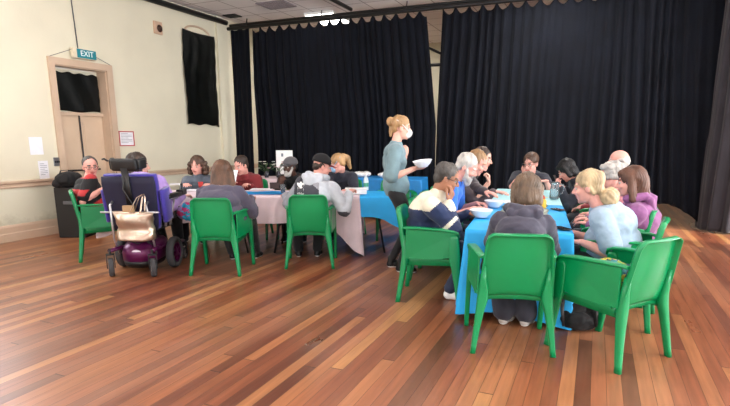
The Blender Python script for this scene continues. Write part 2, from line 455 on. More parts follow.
# tall window on the left wall covered by a black cloth, with its arched head showing
bm = bmesh.new()
wy0, wy1, wz0, wz1 = 8.45, 9.40, 1.72, 3.52
nx, nz = 24, 40; g = []
for i in range(nx + 1):
    row = []
    for j in range(nz + 1):
        u, v = i / nx, j / nz
        z = wz0 + v * (wz1 - wz0) - .02 * math.sin(math.pi * u) * v + .015 * math.sin(u * 14) * (1 - v)
        if u > .93 and v < .06: z -= .05
        row.append(bm.verts.new((XL + .045 + .010 * math.sin(u * 21 + 2 * math.sin(v * 5)) * math.sin(v * 3) + .006 * math.sin(v * 33 + u * 9), wy0 + u * (wy1 - wy0) + .012 * math.sin(v * 8), z)))
    g.append(row)
for i in range(nx):
    for j in range(nz): bm.faces.new((g[i][j], g[i + 1][j], g[i + 1][j + 1], g[i][j + 1]))
bmesh.ops.solidify(bm, geom=bm.faces[:], thickness=.005)
tag(obj('blackout_cloth', bm, M_blackout, None, True), 'tall black cloth hung over the arched window on the left wall', 'cloth')
bm = bmesh.new()
arc = [(XL + .012, (wy0 + wy1) / 2 + .36 * math.cos(t), wz1 - .02 + .13 * math.sin(t)) for t in [math.pi * k / 16 for k in range(17)]]
tube(bm, arc, .02, 8)
structure('trim_7', bm, M_trim, smooth=True)

# pipes and curtain rails under the ceiling
def pipe(name, pts, r, label, cat='pipe', group=None, m=None):
    bm = bmesh.new(); tube(bm, pts, r, 10)
    return tag(obj(name, bm, m or M_dark, None, True), label, cat, group)
YR, ZR = 9.9, 3.74
pipe('steel_rail', [(XL + .07, -3.9, 3.86), (XL + .07, 9.8, 3.86)], .05, 'black steel rail running along the top of the left wall', 'rail')
pipe('steel_rail', [(-4.58, -3.9, 3.88), (-4.58, 9.86, 3.88)], .035, 'black steel rail under the ceiling, running towards the curtain', 'rail')
rail = empty('curtain_rail', (0, YR, ZR), 0, 'long black curtain rail across the hall above the black curtains', 'curtain rail')
bm = bmesh.new(); tube(bm, [(XL + .02, 0, .02), (4.5, 0, .02)], .035, 10); tube(bm, [(XL + .02, .09, .10), (4.5, .09, .10)], .03, 10); obj('bar', bm, M_dark, rail, True)
for k in range(7):
    x = XL + .5 + k * 1.8; bm = bmesh.new(); tube(bm, [(x, .0, .02), (x, .05, .20)], .012, 6); obj('hanger', bm, M_dark, rail, True)
tr = empty('roof_truss', (-3.6, 12.5, 3.1), 0, 'black truss bars seen through the gap between the two curtains', 'truss')
bm = bmesh.new(); tube(bm, [(-3.5, 0, .03), (4, 0, .03)], .035, 8); obj('bar', bm, M_dark, tr, True)
bm = bmesh.new(); tube(bm, [(-.9, 0, .75), (.6, 0, -.03 + .06)], .03, 8); obj('brace', bm, M_dark, tr, True)

# conduit above the exit sign
pipe('conduit', [(XL + .015, 6.14, 2.8), (XL + .015, 6.10, 3.9)], .008, 'thin grey conduit running up the wall from the exit sign', 'conduit', m=M_greyplastic)

# ceiling fittings
M_tube = mat('lit diffuser', '#fffaf2', .5, emit=9, var=0)
for i, (tx, ty) in enumerate(TUBES):
    lf = empty('ceiling_light', (tx, ty, ZC), 0, {0: 'lit white ceiling light panel nearer the black pipe, front one of the pair', 1: 'lit white ceiling light panel, rear one of the pair by the curtain rail', 2: 'lit white ceiling light just in front of the right black curtain, rear one', 3: 'lit white ceiling light in front of the right black curtain, nearer the tables',
        4: 'lit white ceiling light above the floor left of the power wheelchair', 5: 'lit white ceiling light above the near end of the right table', 6: 'lit white ceiling light near the middle window of the right wall',
        7: 'lit white ceiling light near the far window of the right wall', 8: 'lit white ceiling light behind the camera beside the left wall', 9: 'lit white ceiling light behind the camera in the middle of the hall',
        10: 'lit white ceiling light behind the left black curtain', 11: 'lit white ceiling light behind the right black curtain'}.get(i), 'ceiling light', 'ceiling light panels')
    o = obj('housing', bbox_bm((.66, .36, .05), .008, (0, 0, -.026)), M_white, lf)
    o = obj('diffuser', bbox_bm((.60, .30, .02), .004, (0, 0, -.06)), M_tube, lf)
M_grille = mat('grille grey', '#8d8488', .6)
def vent(x, y, sx, sy, m, label):
    v = empty('ceiling_vent', (x, y, ZC), 0, label, 'vent')
    bm = bmesh.new()
    for a in ((-sx, -sy, -sx + .03, sy), (sx - .03, -sy, sx, sy), (-sx + .03, -sy, sx - .03, -sy + .03), (-sx + .03, sy - .03, sx - .03, sy)): box(bm, a[0], a[1], -.02, a[2], a[3], -.002)
    obj('frame', bm, m, v)
    for k in range(7):
        yy = -sy + .05 + k * (2 * sy - .1) / 6
        bm = bmesh.new(); box(bm, -sx + .03, yy - .012, -.018, sx - .03, yy + .012, -.006); obj('slat', bm, m, v)
vent(-5.85, 9.2, .30, .26, M_grille, 'grey square ceiling vent between the wall and the light panels')
vent(-7.2, 9.62, .15, .13, M_dark, 'small dark ceiling vent in the corner above the left wall')
# wall speaker plate
sp_ = empty('wall_speaker', tuple(Vector((XL, 0, 0)) + Vector((0, 7.86, 3.42))), 0, 'small square beige plate with a round dark socket high on the left wall', 'wall fitting')
M_beige = mat('beige plate', '#c9a98f', .5)
obj('plate', bbox_bm((.03, .20, .22), .006, (.016, 0, 0)), M_beige, sp_)
bm = bmesh.new(); lathe(bm, [(.0, 0), (.055, 0), (.065, .012), (.03, .02), (0, .02)], 20, M=Matrix.Translation((.031, .02, -.01)) @ Matrix.Rotation(R(90), 4, 'Y')); obj('socket', bm, mat('dark brown', '#3a2419', .5), sp_, True)

def text_bm(s, size, depth=.002):
    cu = bpy.data.curves.new('t', 'FONT'); cu.body = s; cu.size = size; cu.extrude = depth; cu.align_x = 'CENTER'; cu.align_y = 'CENTER'; cu.resolution_u = 3
    o = bpy.data.objects.new('t', cu); COL.objects.link(o)
    dg = bpy.context.evaluated_depsgraph_get(); me = bpy.data.meshes.new_from_object(o.evaluated_get(dg))
    bm = bmesh.new(); bm.from_mesh(me); bpy.data.objects.remove(o); bpy.data.curves.remove(cu); bpy.data.meshes.remove(me)
    return bm
# exit sign (projects from the wall slightly, hung on two stays)
ex = empty('exit_sign', (XL + .06, 6.19, 2.73), 0, 'teal EXIT sign with white letters above the door', 'sign')
obj('casing', bbox_bm((.07, .40, .15), .008), mat('sign casing', '#d8cdb4', .5), ex)
M_teal = mat('teal sign face', '#15737f', .4, emit=.15, var=.03)
obj('face', bbox_bm((.01, .34, .13), .003, (.038, .03, 0)), M_teal, ex)
bm = text_bm('EXIT', .115); bmesh.ops.transform(bm, matrix=Matrix.Translation((.046, .03, 0)) @ Matrix(((0, 0, 1, 0), (1, 0, 0, 0), (0, 1, 0, 0), (0, 0, 0, 1))), verts=bm.verts)
obj('lettering', bm, mat('white letters', '#dfe8e8', .5, emit=.15, var=0), ex)
bm = bmesh.new(); tube(bm, [(0, -.19, .05), (-.03, -.56, -.10)], .004, 6); obj('cable', bm, M_greyplastic, ex)
bm = bmesh.new(); tube(bm, [(0, .19, .0), (-.03, .52, -.10)], .004, 6); obj('cable', bm, M_greyplastic, ex)

# papers on the wall
def wall_sheet(name, px0, py0, px1, py1, label, m, cat='notice', border=None, ink=True):
    def onwall(x, y):
        d = Fv * FPX + Rv * (x - PX) - Uv * (y - PY); return Vector((0, 0, HCAM)) + d * (XL / d.x)
    a, b_ = onwall(px0, py0), onwall(px1, py1)
    y0, y1, z1, z0 = a.y, b_.y, a.z, b_.z; cy, cz = (y0 + y1) / 2, (z0 + z1) / 2; W, H = y1 - y0, z1 - z0
    e = empty(name, (XL, cy, cz), 0, label, cat)
    obj('sheet', bbox_bm((.006, W, H), 0, (.005, 0, 0)), m, e)
    if border:
        bm = bmesh.new(); t = .018
        for q in ((-W / 2, -H / 2, W / 2, -H / 2 + t), (-W / 2, H / 2 - t, W / 2, H / 2), (-W / 2, -H / 2 + t, -W / 2 + t, H / 2 - t), (W / 2 - t, -H / 2 + t, W / 2, H / 2 - t)):
            box(bm, .004, q[0], q[1], .014, q[2], q[3])
        obj('border', bm, border, e)
    if ink:
        bm = bmesh.new(); n = 7
        for k in range(n):
            z = H / 2 - H * (.16 + .7 * k / n); box(bm, .0085, -W * .36, z - .004, .0092, W * (.36 if k % 3 else .1), z + .004)
        obj('printed_lines', bm, mat('pale ink', '#9a9aa6', .8), e)
    return e
wall_sheet('notice_sheet', 28, 137, 43.5, 154.5, 'white paper notice on the cream wall, the upper one left of the door', M_paper, ink=False)
wall_sheet('notice_sheet', 37.5, 161, 49.5, 178.5, 'white printed notice on the wall just above the chair rail', M_paper)
wall_sheet('certificate', 118, 131, 134.5, 146, 'red bordered certificate on the wall right of the door', M_paper, 'certificate', mat('red border', '#b5484c', .6))
sw = empty('light_switch', (XL, 5.56, 1.09), 0, 'small metal light switch plate beside the door', 'switch')
obj('plate', bbox_bm((.012, .10, .13), .003, (.008, 0, 0)), M_steel, sw)
for k in (-1, 0, 1): obj('rocker', bbox_bm((.012, .018, .03), .002, (.018, k * .03, 0)), M_dark, sw)

# ------------------------------------------------------------------ curtains
def curtain(name, path, z0, z1, label, m=M_curtain, amp=.045, wl=.16, edge=(0, 0), seed=1, scallop=.14, hook=.245, group=None, dz=.08, foldtop=.5, hem=None, shear=None):
    "path = floor line; edge = how far the end edges draw in with height at the top (left,right), as a function of v"
    P = [Vector((a, b_, 0)) for a, b_ in path]
    S = [0]
    for a, b_ in zip(P, P[1:]): S.append(S[-1] + (b_ - a).length)
    Lt = S[-1]
    def pt(s):
        s = max(0, min(Lt, s))
        for i in range(len(P) - 1):
            if s <= S[i + 1] + 1e-9:
                t = (s - S[i]) / (S[i + 1] - S[i]); return P[i].lerp(P[i + 1], t)
        return P[-1].copy()
    def nrm(s):
        d = pt(s + .12) - pt(s - .12); d.normalize(); return Vector((d.y, -d.x, 0))
    n = int(Lt / .022); nz = max(10, int((z1 - z0) / dz))
    rr = random.Random(seed); ph = [rr.uniform(0, 6.3) for _ in range(8)]
    bm = bmesh.new(); g = []
    for i in range(n + 1):
        u = i / n; row = []
        for j in range(nz + 1):
            v = j / nz
            e0 = edge[0](v) if callable(edge[0]) else 0; e1 = edge[1](v) if callable(edge[1]) else 0
            s = e0 + u * (Lt - e0 - e1)
            q = u * Lt
            phase = 2 * math.pi * q / wl + 1.1 * math.sin(q * 6.7 + ph[6]) + .6 * math.sin(q * 11.3 + ph[7]) + 1.3 * math.sin(q * 1.7 + ph[0]) + .9 * math.sin(q * 4.1 + ph[1]) + .5 * math.sin(v * 5 + q * 3 + ph[2])
            if shear: phase += shear(q, v)
            a = amp * (1 - (1 - foldtop) * v) * (.65 + .35 * math.sin(q * 2.3 + ph[3]))
            off = a * math.sin(phase) + .35 * a * math.sin(2 * phase + ph[4] + v) + .06 * math.sin(q * .8 + ph[5]) * (1 - v)
            p = pt(s) + nrm(s) * off
            top = z1 - scallop * abs(math.sin(math.pi * q / hook)) ** .8 * 1.0
            zb = hem(q) if hem else z0
            z = zb + (top - zb) * v
            row.append(bm.verts.new((p.x, p.y, z)))
        g.append(row)
    for i in range(n):
        for j in range(nz): bm.faces.new((g[i][j], g[i + 1][j], g[i + 1][j + 1], g[i][j + 1]))
    bmesh.ops.solidify(bm, geom=bm.faces[:], thickness=.006)
    return tag(obj(name, bm, m, None, True), label, 'curtain', group)
gapL = lambda v: 0 if v < .46 else (v - .46) / .54 * .23
gapR = lambda v: 0 if v < .46 else (v - .46) / .54 * .06
curtain('stage_curtain', [(-7.50, YR + .05), (-7.0, YR + .03)], .03, ZR + .03, 'narrow black curtain in the corner beside the left wall', wl=.13, seed=3, edge=(0, lambda v: .02), scallop=.05)
curtain('stage_curtain', [(-6.9, YR), (-2.84, YR)], .03, ZR + .03, 'wide black curtain left of the gap, behind the standing woman', seed=4, edge=(lambda v: .04 * math.sin(v * 5) , gapL), amp=.05)
def hem_(q):
    x = -2.83 + q
    return .03 + .34 * max(0, min(1, (x + .3) / 1.1)) - .36 * max(0, (x - 1.15) / .55) ** 1.5 * .9
curtain('stage_curtain', [(-2.83, YR), (.2, YR), (1.0, YR + .10), (1.68, YR - .02)], .03, ZR + .03,
        'wide black curtain right of the gap, behind the right table', seed=5, edge=(gapR, 0), amp=.055, hem=hem_, shear=lambda q, v: max(0, q - 1.8) * v * 4.5)
# side curtain standing nearer, at the right of the picture
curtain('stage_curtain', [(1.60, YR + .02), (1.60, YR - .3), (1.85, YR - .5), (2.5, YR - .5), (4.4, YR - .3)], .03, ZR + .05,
        'charcoal side curtain at the right edge of the photo, lit by daylight', m=M_curtain_daylit, seed=9, amp=.055, wl=.2)

# ------------------------------------------------------------------ green plastic armchair
def make_chair():
    root = empty('plastic_armchair', (0, 0, 0))
    # seat with downturned skirt
    bm = bmesh.new(); n, m_ = 14, 14; top = []; 
    def seat_pt(u, v):
        x = u * (.225 - .015 * v); y = -.215 + v * .45
        z = .425 - .022 * (1 - u * u) * math.sin(math.pi * min(1, v * 1.05)) + .012 * v
        if v > .85: z -= (v - .85) ** 2 * 1.1
        return (x, y, z)
    g = [[bm.verts.new(seat_pt(-1 + 2 * i / n, j / m_)) for j in range(m_ + 1)] for i in range(n + 1)]
    for i in range(n):
        for j in range(m_): bm.faces.new((g[i][j], g[i + 1][j], g[i + 1][j + 1], g[i][j + 1]))
    bd = [g[i][0] for i in range(n + 1)] + [g[n][j] for j in range(1, m_ + 1)] + [g[i][m_] for i in range(n - 1, -1, -1)] + [g[0][j] for j in range(m_ - 1, 0, -1)]
    low = []
    for v in bd:
        x, y, z = v.co; arch = .045 + .035 * max(0, (abs(x) / .225) ** 4) * 1
        low.append(bm.verts.new((x * 1.03, y + (.006 if y > .2 else (-.006 if y < -.2 else 0)), .415 - arch)))
    k = len(bd)
    for i in range(k): bm.faces.new((bd[i], bd[(i + 1) % k], low[(i + 1) % k], low[i]))
    bmesh.ops.recalc_face_normals(bm, faces=bm.faces); bmesh.ops.solidify(bm, geom=bm.faces[:], thickness=.007)
    obj('seat', bm, M_green, root, True)
    # backrest: dished shell with a rolled rim running into the rear legs
    bm = bmesh.new(); n, m_ = 20, 18
    def back_pt(u, v):
        hwid = .232 - .034 * v
        e = abs(u)
        x = u * hwid
        z = .36 + v * .465
        if v < .15: z = .36 + v * .465 + (1 - v / .15) * .05 * (1 - e ** 3)
        y = -.205 - .085 * v - .035 * (1 - e ** 2.2) * math.sin(math.pi * min(1, .25 + v * .6)) 
        # rounded top corners
        if v > .86 and e > .8:
            t = ((v - .86) / .14) * ((e - .8) / .2); z -= .022 * t * t; x *= 1 - .04 * t * t
        return [x, y, z]
    g = [[bm.verts.new(back_pt(-1 + 2 * i / n, j / m_)) for j in range(m_ + 1)] for i in range(n + 1)]
    for i in range(n):
        for j in range(m_): bm.faces.new((g[i][j], g[i][j + 1], g[i + 1][j + 1], g[i + 1][j]))
    edge = [g[0][j] for j in range(m_ + 1)] + [g[i][m_] for i in range(1, n + 1)] + [g[n][j] for j in range(m_ - 1, -1, -1)]
    rim1 = []; rim2 = []
    for v in edge:
        x, y, z = v.co; tz = .012 if z > .80 else 0; tx = math.copysign(.012, x) if abs(x) > .19 else 0
        rim1.append(bm.verts.new((x + tx * .8, y - .012, z + tz))); rim2.append(bm.verts.new((x + tx, y - .045, z + tz * .2)))
    for a, b_ in ((edge, rim1), (rim1, rim2)):
        for i in range(len(a) - 1): bm.faces.new((a[i], a[i + 1], b_[i + 1], b_[i]))
    bmesh.ops.recalc_face_normals(bm, faces=bm.faces); bmesh.ops.solidify(bm, geom=bm.faces[:], thickness=.008)
    obj('backrest', bm, M_green, root, True)
    for s in (-1, 1):
        # rear leg
        bm = bmesh.new(); secs = []
        for z, cx, cy, hx, hy in ((.60, .212, -.262, .012, .020), (.50, .212, -.252, .022, .024), (.43, .208, -.246, .034, .027), (.37, .212, -.248, .036, .028), (.30, .224, -.256, .029, .027), (.18, .242, -.272, .022, .024), (.05, .259, -.290, .018, .021), (0, .265, -.297, .018, .021)):
            secs.append(rrect((s * cx, cy, z), hx, hy, .3))
        loft(bm, secs); bmesh.ops.recalc_face_normals(bm, faces=bm.faces); obj('leg', bm, M_green, root, True)
        # front leg, a wide tapering blade under the arm
        bm = bmesh.new(); secs = []
        for z, cx, cy, hx, hy in ((.63, .268, .19, .019, .030), (.60, .270, .185, .018, .040), (.50, .272, .19, .017, .047), (.42, .274, .195, .017, .048), (.34, .275, .205, .017, .038), (.2, .276, .225, .017, .029), (.04, .277, .245, .017, .024), (0, .277, .25, .017, .024)):
            secs.append(rrect((s * cx, cy, z), hx, hy, .3))
        loft(bm, secs); bmesh.ops.recalc_face_normals(bm, faces=bm.faces); obj('leg', bm, M_green, root, True)
        # armrest: flat top, deep outer cheek
        bm = bmesh.new()
        secs = [rrect((s * x, y, z), hx, .011, .45, ay=(0, 0, 1)) for x, y, z, hx in ((.222, -.265, .665, .018), (.235, -.22, .672, .026), (.25, -.08, .672, .031), (.262, .08, .668, .033), (.267, .18, .658, .033), (.268, .222, .640, .028), (.268, .232, .61, .02))]
        loft(bm, secs)
        ou = .018
        prof = [(-.235, .66), (.20, .65), (.20, .44), (.08, .415), (-.10, .405), (-.235, .40)]
        A = [bm.verts.new((s * (.238 + .035 * min(1, (y + .235) / .3) + .012), y, z)) for y, z in prof]
        Bv = [bm.verts.new((s * (.238 + .035 * min(1, (y + .235) / .3)), y, z)) for y, z in prof]
        bm.faces.new(A); bm.faces.new(Bv[::-1])
        for i in range(6): bm.faces.new((A[i], A[(i + 1) % 6], Bv[(i + 1) % 6], Bv[i]))
        # link between cheek and seat
        box(bm, *( (.215, -.20, .395, .262, .17, .41) if s > 0 else (-.262, -.20, .395, -.215, .17, .41)))
        bmesh.ops.recalc_face_normals(bm, faces=bm.faces)
        o = obj('armrest', bm, M_green, root, False)
        md = o.modifiers.new('b', 'BEVEL'); md.width = .004; md.segments = 2; md.limit_method = 'ANGLE'
    return root
chair_proto = make_chair()
used = [False]
def chair(x, y, deg, label, group=None):
    o = chair_proto if not used[0] else copy_tree(chair_proto)
    used[0] = True
    o.location = (x, y, 0); o.rotation_euler = (0, 0, R(deg))
    tag(o, label, 'chair', 'green plastic armchairs around the tables')
    return o

# ------------------------------------------------------------------ tables and cloths
def folding_table(c, ang, Lx, Wy, label, cat='table', group=None):
    t = empty('folding_table', (c[0], c[1], 0), ang, label, cat, group)
    obj('tabletop', bbox_bm((Lx, Wy, .035), .006, (0, 0, .712)), mat('grey laminate', '#9a968f', .5), t)
    for s in (-1, 1):
        for q in (-1, 1):
            bm = bmesh.new(); tube(bm, [(s * (Lx / 2 - .28), q * (Wy / 2 - .12), .69), (s * (Lx / 2 - .16), q * (Wy / 2 - .07), .012)], .013, 8)
            obj('leg', bm, M_dark, t, True)
        bm = bmesh.new(); tube(bm, [(s * (Lx / 2 - .22), -(Wy / 2 - .10), .35), (s * (Lx / 2 - .22), (Wy / 2 - .10), .35)], .010, 8)
        obj('crossbar', bm, M_dark, t, True)
    return t
def cloth(name, c, ang, Lx, Wy, m, label, drops, corner=(.2, .2, .2, .2), seed=1, z=.7345, cat='tablecloth', amp=.022, group=None, out=.012, cw=.16):
    "drops: hang length on sides (-y, +x, +y, -x); corners (-x-y, +x-y, +x+y, -x+y) extra"
    rr = random.Random(seed); hx, hy = Lx / 2 + out, Wy / 2 + out
    per = []  # perimeter samples (x,y,nx,ny,drop)
    st = .022
    def side(p0, p1, nrm, d, c0, c1):
        Ls = (Vector(p1) - Vector(p0)).length; n = int(Ls / st)
        for i in range(n):
            t = i / n; q0 = t * Ls; q1 = (1 - t) * Ls
            dd = d + c0 * math.exp(-(q0 / cw) ** 1.6) + c1 * math.exp(-(q1 / cw) ** 1.6)
            per.append((p0[0] + (p1[0] - p0[0]) * t, p0[1] + (p1[1] - p0[1]) * t, nrm[0], nrm[1], dd, min(q0, q1)))
    C = [(-hx, -hy), (hx, -hy), (hx, hy), (-hx, hy)]
    side(C[0], C[1], (0, -1), drops[0], corner[0], corner[1])
    side(C[1], C[2], (1, 0), drops[1], corner[1], corner[2])
    side(C[2], C[3], (0, 1), drops[2], corner[2], corner[3])
    side(C[3], C[0], (-1, 0), drops[3], corner[3], corner[0])
    n = len(per)
    # smooth the normals round the corners
    N2 = []
    for i in range(n):
        v = Vector((0, 0))
        for k in range(-4, 5): v += Vector((per[(i + k) % n][2], per[(i + k) % n][3]))
        N2.append(v.normalized())
    bm = bmesh.new(); K = 16
    ph = [rr.uniform(0, 6) for _ in range(6)]
    def fold(i):
        s = i * st
        return .5 * math.sin(2 * math.pi * s / .21 + ph[0] + 1.2 * math.sin(s * 2.1)) + .35 * math.sin(2 * math.pi * s / .11 + ph[1] + math.sin(s * 3)) + .3 * math.sin(s * 3.3 + ph[2])
    rings = []
    for k in range(K + 1):
        t = k / K; ring = []
        for i in range(n):
            x, y, nx, ny, d, cq = per[i]; nv = N2[i]
            d = min(d, z - .02)
            cf = math.exp(-cq / .09)
            off = .004 + amp * t ** .8 * fold(i) * (1 if True else 0) + .02 * t + .05 * t * cf + amp * .6 * t
            ring.append(bm.verts.new((x + nv.x * off, y + nv.y * off, z - d * t * (1 + .03 * math.sin(i * st * 5 + ph[3])) - (.004 if k == 0 else 0))))
        rings.append(ring)
    for A, B in zip(rings, rings[1:]):
        for i in range(n): bm.faces.new((A[i], A[(i + 1) % n], B[(i + 1) % n], B[i]))
    # top
    inner = [bm.verts.new((p[0] * .985, p[1] * .97, z)) for p in per]
    for i in range(n): bm.faces.new((inner[i], inner[(i + 1) % n], rings[0][(i + 1) % n], rings[0][i]))
    bm.faces.new(inner)
    bmesh.ops.recalc_face_normals(bm, faces=bm.faces)
    o = obj(name, bm, m, None, True, (c[0], c[1], 0), (0, 0, ang))
    return tag(o, label, cat, group)

TA = R(23.5); ax_ = Vector((math.cos(TA), math.sin(TA), 0)); an_ = Vector((-math.sin(TA), math.cos(TA), 0))
def LT(a, n, z=0): return ax_ * a + an_ * n + Vector((0, 0, z))
# left row: blue cloth over the right table, pink cloth over both
TN0, TN1 = 6.44, 7.18; TNc = (TN0 + TN1) / 2
p = LT(-.45, TNc); folding_table(p, TA, 1.72, .74, 'folding table at the right end of the left row, under blue and pink cloths')
cloth('tablecloth', p, TA, 1.72, .74, M_blue, 'sky blue cloth showing at the right end of the left row, under the pink one', (.25, .42, .25, .1), (.0, .14, .1, 0), seed=3, amp=.006, out=.004)
p = LT(-2.26, TNc); folding_table(p, TA, 1.86, .74, 'folding table at the left end of the left row, under the pink cloth')
p = LT(-1.66, TNc); cloth('tablecloth', p, TA, 3.10, .755, M_pink, 'pale pink cloth over the left row of tables, its corner hanging to the floor', (.32, .44, .30, .3), (.2, .38, .2, .2), seed=8, z=.741, out=.04, cw=.26, amp=.018)
# blue runner on it
bm = bmesh.new(); n = 30
def sheet(name, c, ang, Lx, Wy, m, label, z, cat, wav=.004, seed=0):
    bm = bmesh.new(); nx, ny = 24, 10; rr = random.Random(seed); a, b_ = rr.uniform(0, 6), rr.uniform(0, 6)
    g = [[bm.verts.new(((i / nx - .5) * Lx + .008 * math.sin(j + a), (j / ny - .5) * Wy + .01 * math.sin(i * .6 + b_), z + wav * (1 + math.sin(i * .7 + a) * math.cos(j * .5 + b_)))) for j in range(ny + 1)] for i in range(nx + 1)]
    for i in range(nx):
        for j in range(ny): bm.faces.new((g[i][j], g[i + 1][j], g[i + 1][j + 1], g[i][j + 1]))
    bmesh.ops.solidify(bm, geom=bm.faces[:], thickness=-.0015)
    o = obj(name, bm, m, None, True, (c[0], c[1], 0), (0, 0, ang)); return tag(o, label, cat)
sheet('table_runner', LT(-1.05, TNc - .02), TA, 1.15, .40, M_blue, 'sky blue runner lying on the pink cloth in the middle of the left row', .745, 'table runner')
# right row
RU = Vector((-.1, .995, 0)).normalized(); RA = math.atan2(RU.y, RU.x); RC0 = Vector((-.50, 4.10, 0)); RS = Vector((RU.y, -RU.x, 0))
def RT(u, s, z=0): return RC0 + RU * u + RS * s + Vector((0, 0, z))
p = RT(.92, 0); folding_table(p, RA, 1.80, .76, 'nearer folding table of the right row, under the bright blue cloth')
cloth('tablecloth', p, RA, 1.82, .77, M_blue, 'bright blue cloth hanging to the floor over the nearer right table', (.62, .1, .62, .66), (.05, 0, 0, .05), seed=12)
p = RT(2.72, 0); folding_table(p, RA, 1.78, .76, 'further folding table of the right row, under the pale aqua cloth')
cloth('tablecloth', p, RA, 1.80, .77, M_aqua, 'pale aqua cloth over the further right table', (.30, .34, .30, .1), (0, .15, .15, 0), seed=14)
sheet('table_runner', RT(1.25, .02), RA, .95, .44, mat('cream patterned runner', '#d9dcc9', .7, var=.25, scale=30), 'cream patterned sheet lying across the middle of the right row', .738, 'table runner', seed=3)
# back tables by the curtain
pq = onz(375, 178, .74); AQ = R(8)
folding_table(pq + Vector((.05, .30, 0)), AQ, 1.5, .7, 'folding table against the curtain under a blue cloth, behind the left row')
cloth('tablecloth', pq + Vector((.05, .30, 0)), AQ, 1.5, .7, mat('deep blue tablecloth', '#1a7fc4', .6), 'deep blue cloth on the small table against the curtain', (.6, .6, .6, .6), (0, 0, 0, 0), seed=21)
pp = onz(283, 178, .74)
folding_table(pp + Vector((0, .2, 0)), R(15), 1.5, .7, 'folding table against the curtain under a pink cloth, holding flowers')
cloth('tablecloth', pp + Vector((0, .2, 0)), R(15), 1.5, .7, M_pink, 'pink cloth on the table against the curtain with the flowers', (.5, .5, .5, .5), (0, 0, 0, 0), seed=23)

# chairs
near_ = []
chair(-.49, 3.73, 16, 'green plastic armchair at the near end of the bright blue table')
chair(.16, 3.80, 53, 'empty green plastic armchair at the front right with a patterned bag on its seat')
chair(-1.28, 4.56, -80, 'green plastic armchair under the man in the navy and cream jacket')
chair(-3.73, 4.60, 21, 'green plastic armchair under the woman with long brown hair')
chair(-2.98, 5.27, 25, 'green plastic armchair under the person in the black cap and pale hood')
chair(-5.50, 4.58, -40, 'green plastic armchair by the speaker under the person in black and red')
chair(.21, 4.57, 82, 'green plastic armchair under the blonde woman in pale blue')
chair(.19, 5.22, 84, 'green plastic armchair under the woman in the purple hoodie')
chair(.17, 5.92, 84, 'green plastic armchair under the person with grey curls')
chair(.14, 6.60, 84, 'green plastic armchair under the balding man')
chair(.02, 7.28, 90, 'green plastic armchair under the black haired person in the dark hooded coat')
chair(-.92, 8.12, 174, 'green plastic armchair at the far end of the right table')
chair(-1.40, 5.28, -84, 'green plastic armchair under the bearded man in blue')
chair(-1.50, 5.96, -84, 'green plastic armchair under the person with light brown hair')
chair(-1.58, 6.66, -84, 'green plastic armchair under the dark haired person near the curtain')
def far(a, n, d, label): p = LT(a, n); chair(p.x, p.y, d, label)
far(-2.42, 7.68, 203, 'green plastic armchair under the curly haired woman in grey')
far(-1.70, 7.72, 203, 'green plastic armchair under the person in the dark red top')
far(-.98, 7.75, 200, 'green plastic armchair behind the bearded person in the grey cap')
far(-.30, 7.68, 195, 'green plastic armchair under the masked woman in the dark jacket')
far(.45, 7.62, 203, 'empty green plastic armchair tucked under the blue end of the left row')

# ------------------------------------------------------------------ people
def ik(a, t, l1, l2, pole):
    d = t - a; L = min(d.length, .992 * (l1 + l2)); L = max(L, abs(l1 - l2) + .02); dn = d.normalized()
    x = (l1 * l1 - l2 * l2 + L * L) / (2 * L); h = math.sqrt(max(0, l1 * l1 - x * x))
    pr = (pole - dn * pole.dot(dn)).normalized()
    return a + dn * x + pr * h, a + dn * L
def hand(bm, wr, d, n, side, k=1.0, curl=25):
    d = d.normalized(); n = (n - d * n.dot(d)).normalized(); s = d.cross(n) * (1 if side > 0 else -1)
    Mx = Matrix((s, d, n)).transposed()
    ell(bm, wr + d * .05 * k, (.037 * k, .050 * k, .0155 * k), Mx, 2)
    capsule(bm, wr - d * .02, wr + d * .03 * k, .026 * k, .024 * k, flat=.8)
    for i, (o, L) in enumerate(((.031, .070), (.0105, .078), (-.0105, .073), (-.031, .058))):
        kn = wr + d * (.088 - abs(i - 1.3) * .004) * k + s * o * k
        capsule(bm, wr + d * .02 * k + s * o * .6 * k, kn, .0125 * k, .0115 * k, 10)
        p = kn; fan = (1.5 - i) * 4
        for j, (fr, r0, r1) in enumerate(((.42, .0105, .0098), (.32, .0098, .0092), (.26, .0092, .0078))):
            c = R(curl * (.8 + j * .9) * (1 + .1 * i)); f = R(fan)
            dd = (d * math.cos(c) + n * math.sin(c)); dd = (dd * math.cos(f) + s * math.sin(f)).normalized()
            q = p + dd * L * fr * k * 1.05; capsule(bm, p, q, r0 * k, r1 * k, 10); p = q
    p = wr + d * .018 * k + s * .024 * k
    for j, (v, L, r0, r1) in enumerate(((d * .62 + s * .72 + n * .25, .042, .0145, .0125), (d * .85 + s * .42 + n * .35, .030, .0125, .0108), (d * .95 + s * .12 + n * .40, .026, .0108, .0085))):
        q = p + v.normalized() * L * k; capsule(bm, p, q, r0 * k, r1 * k, 10); p = q
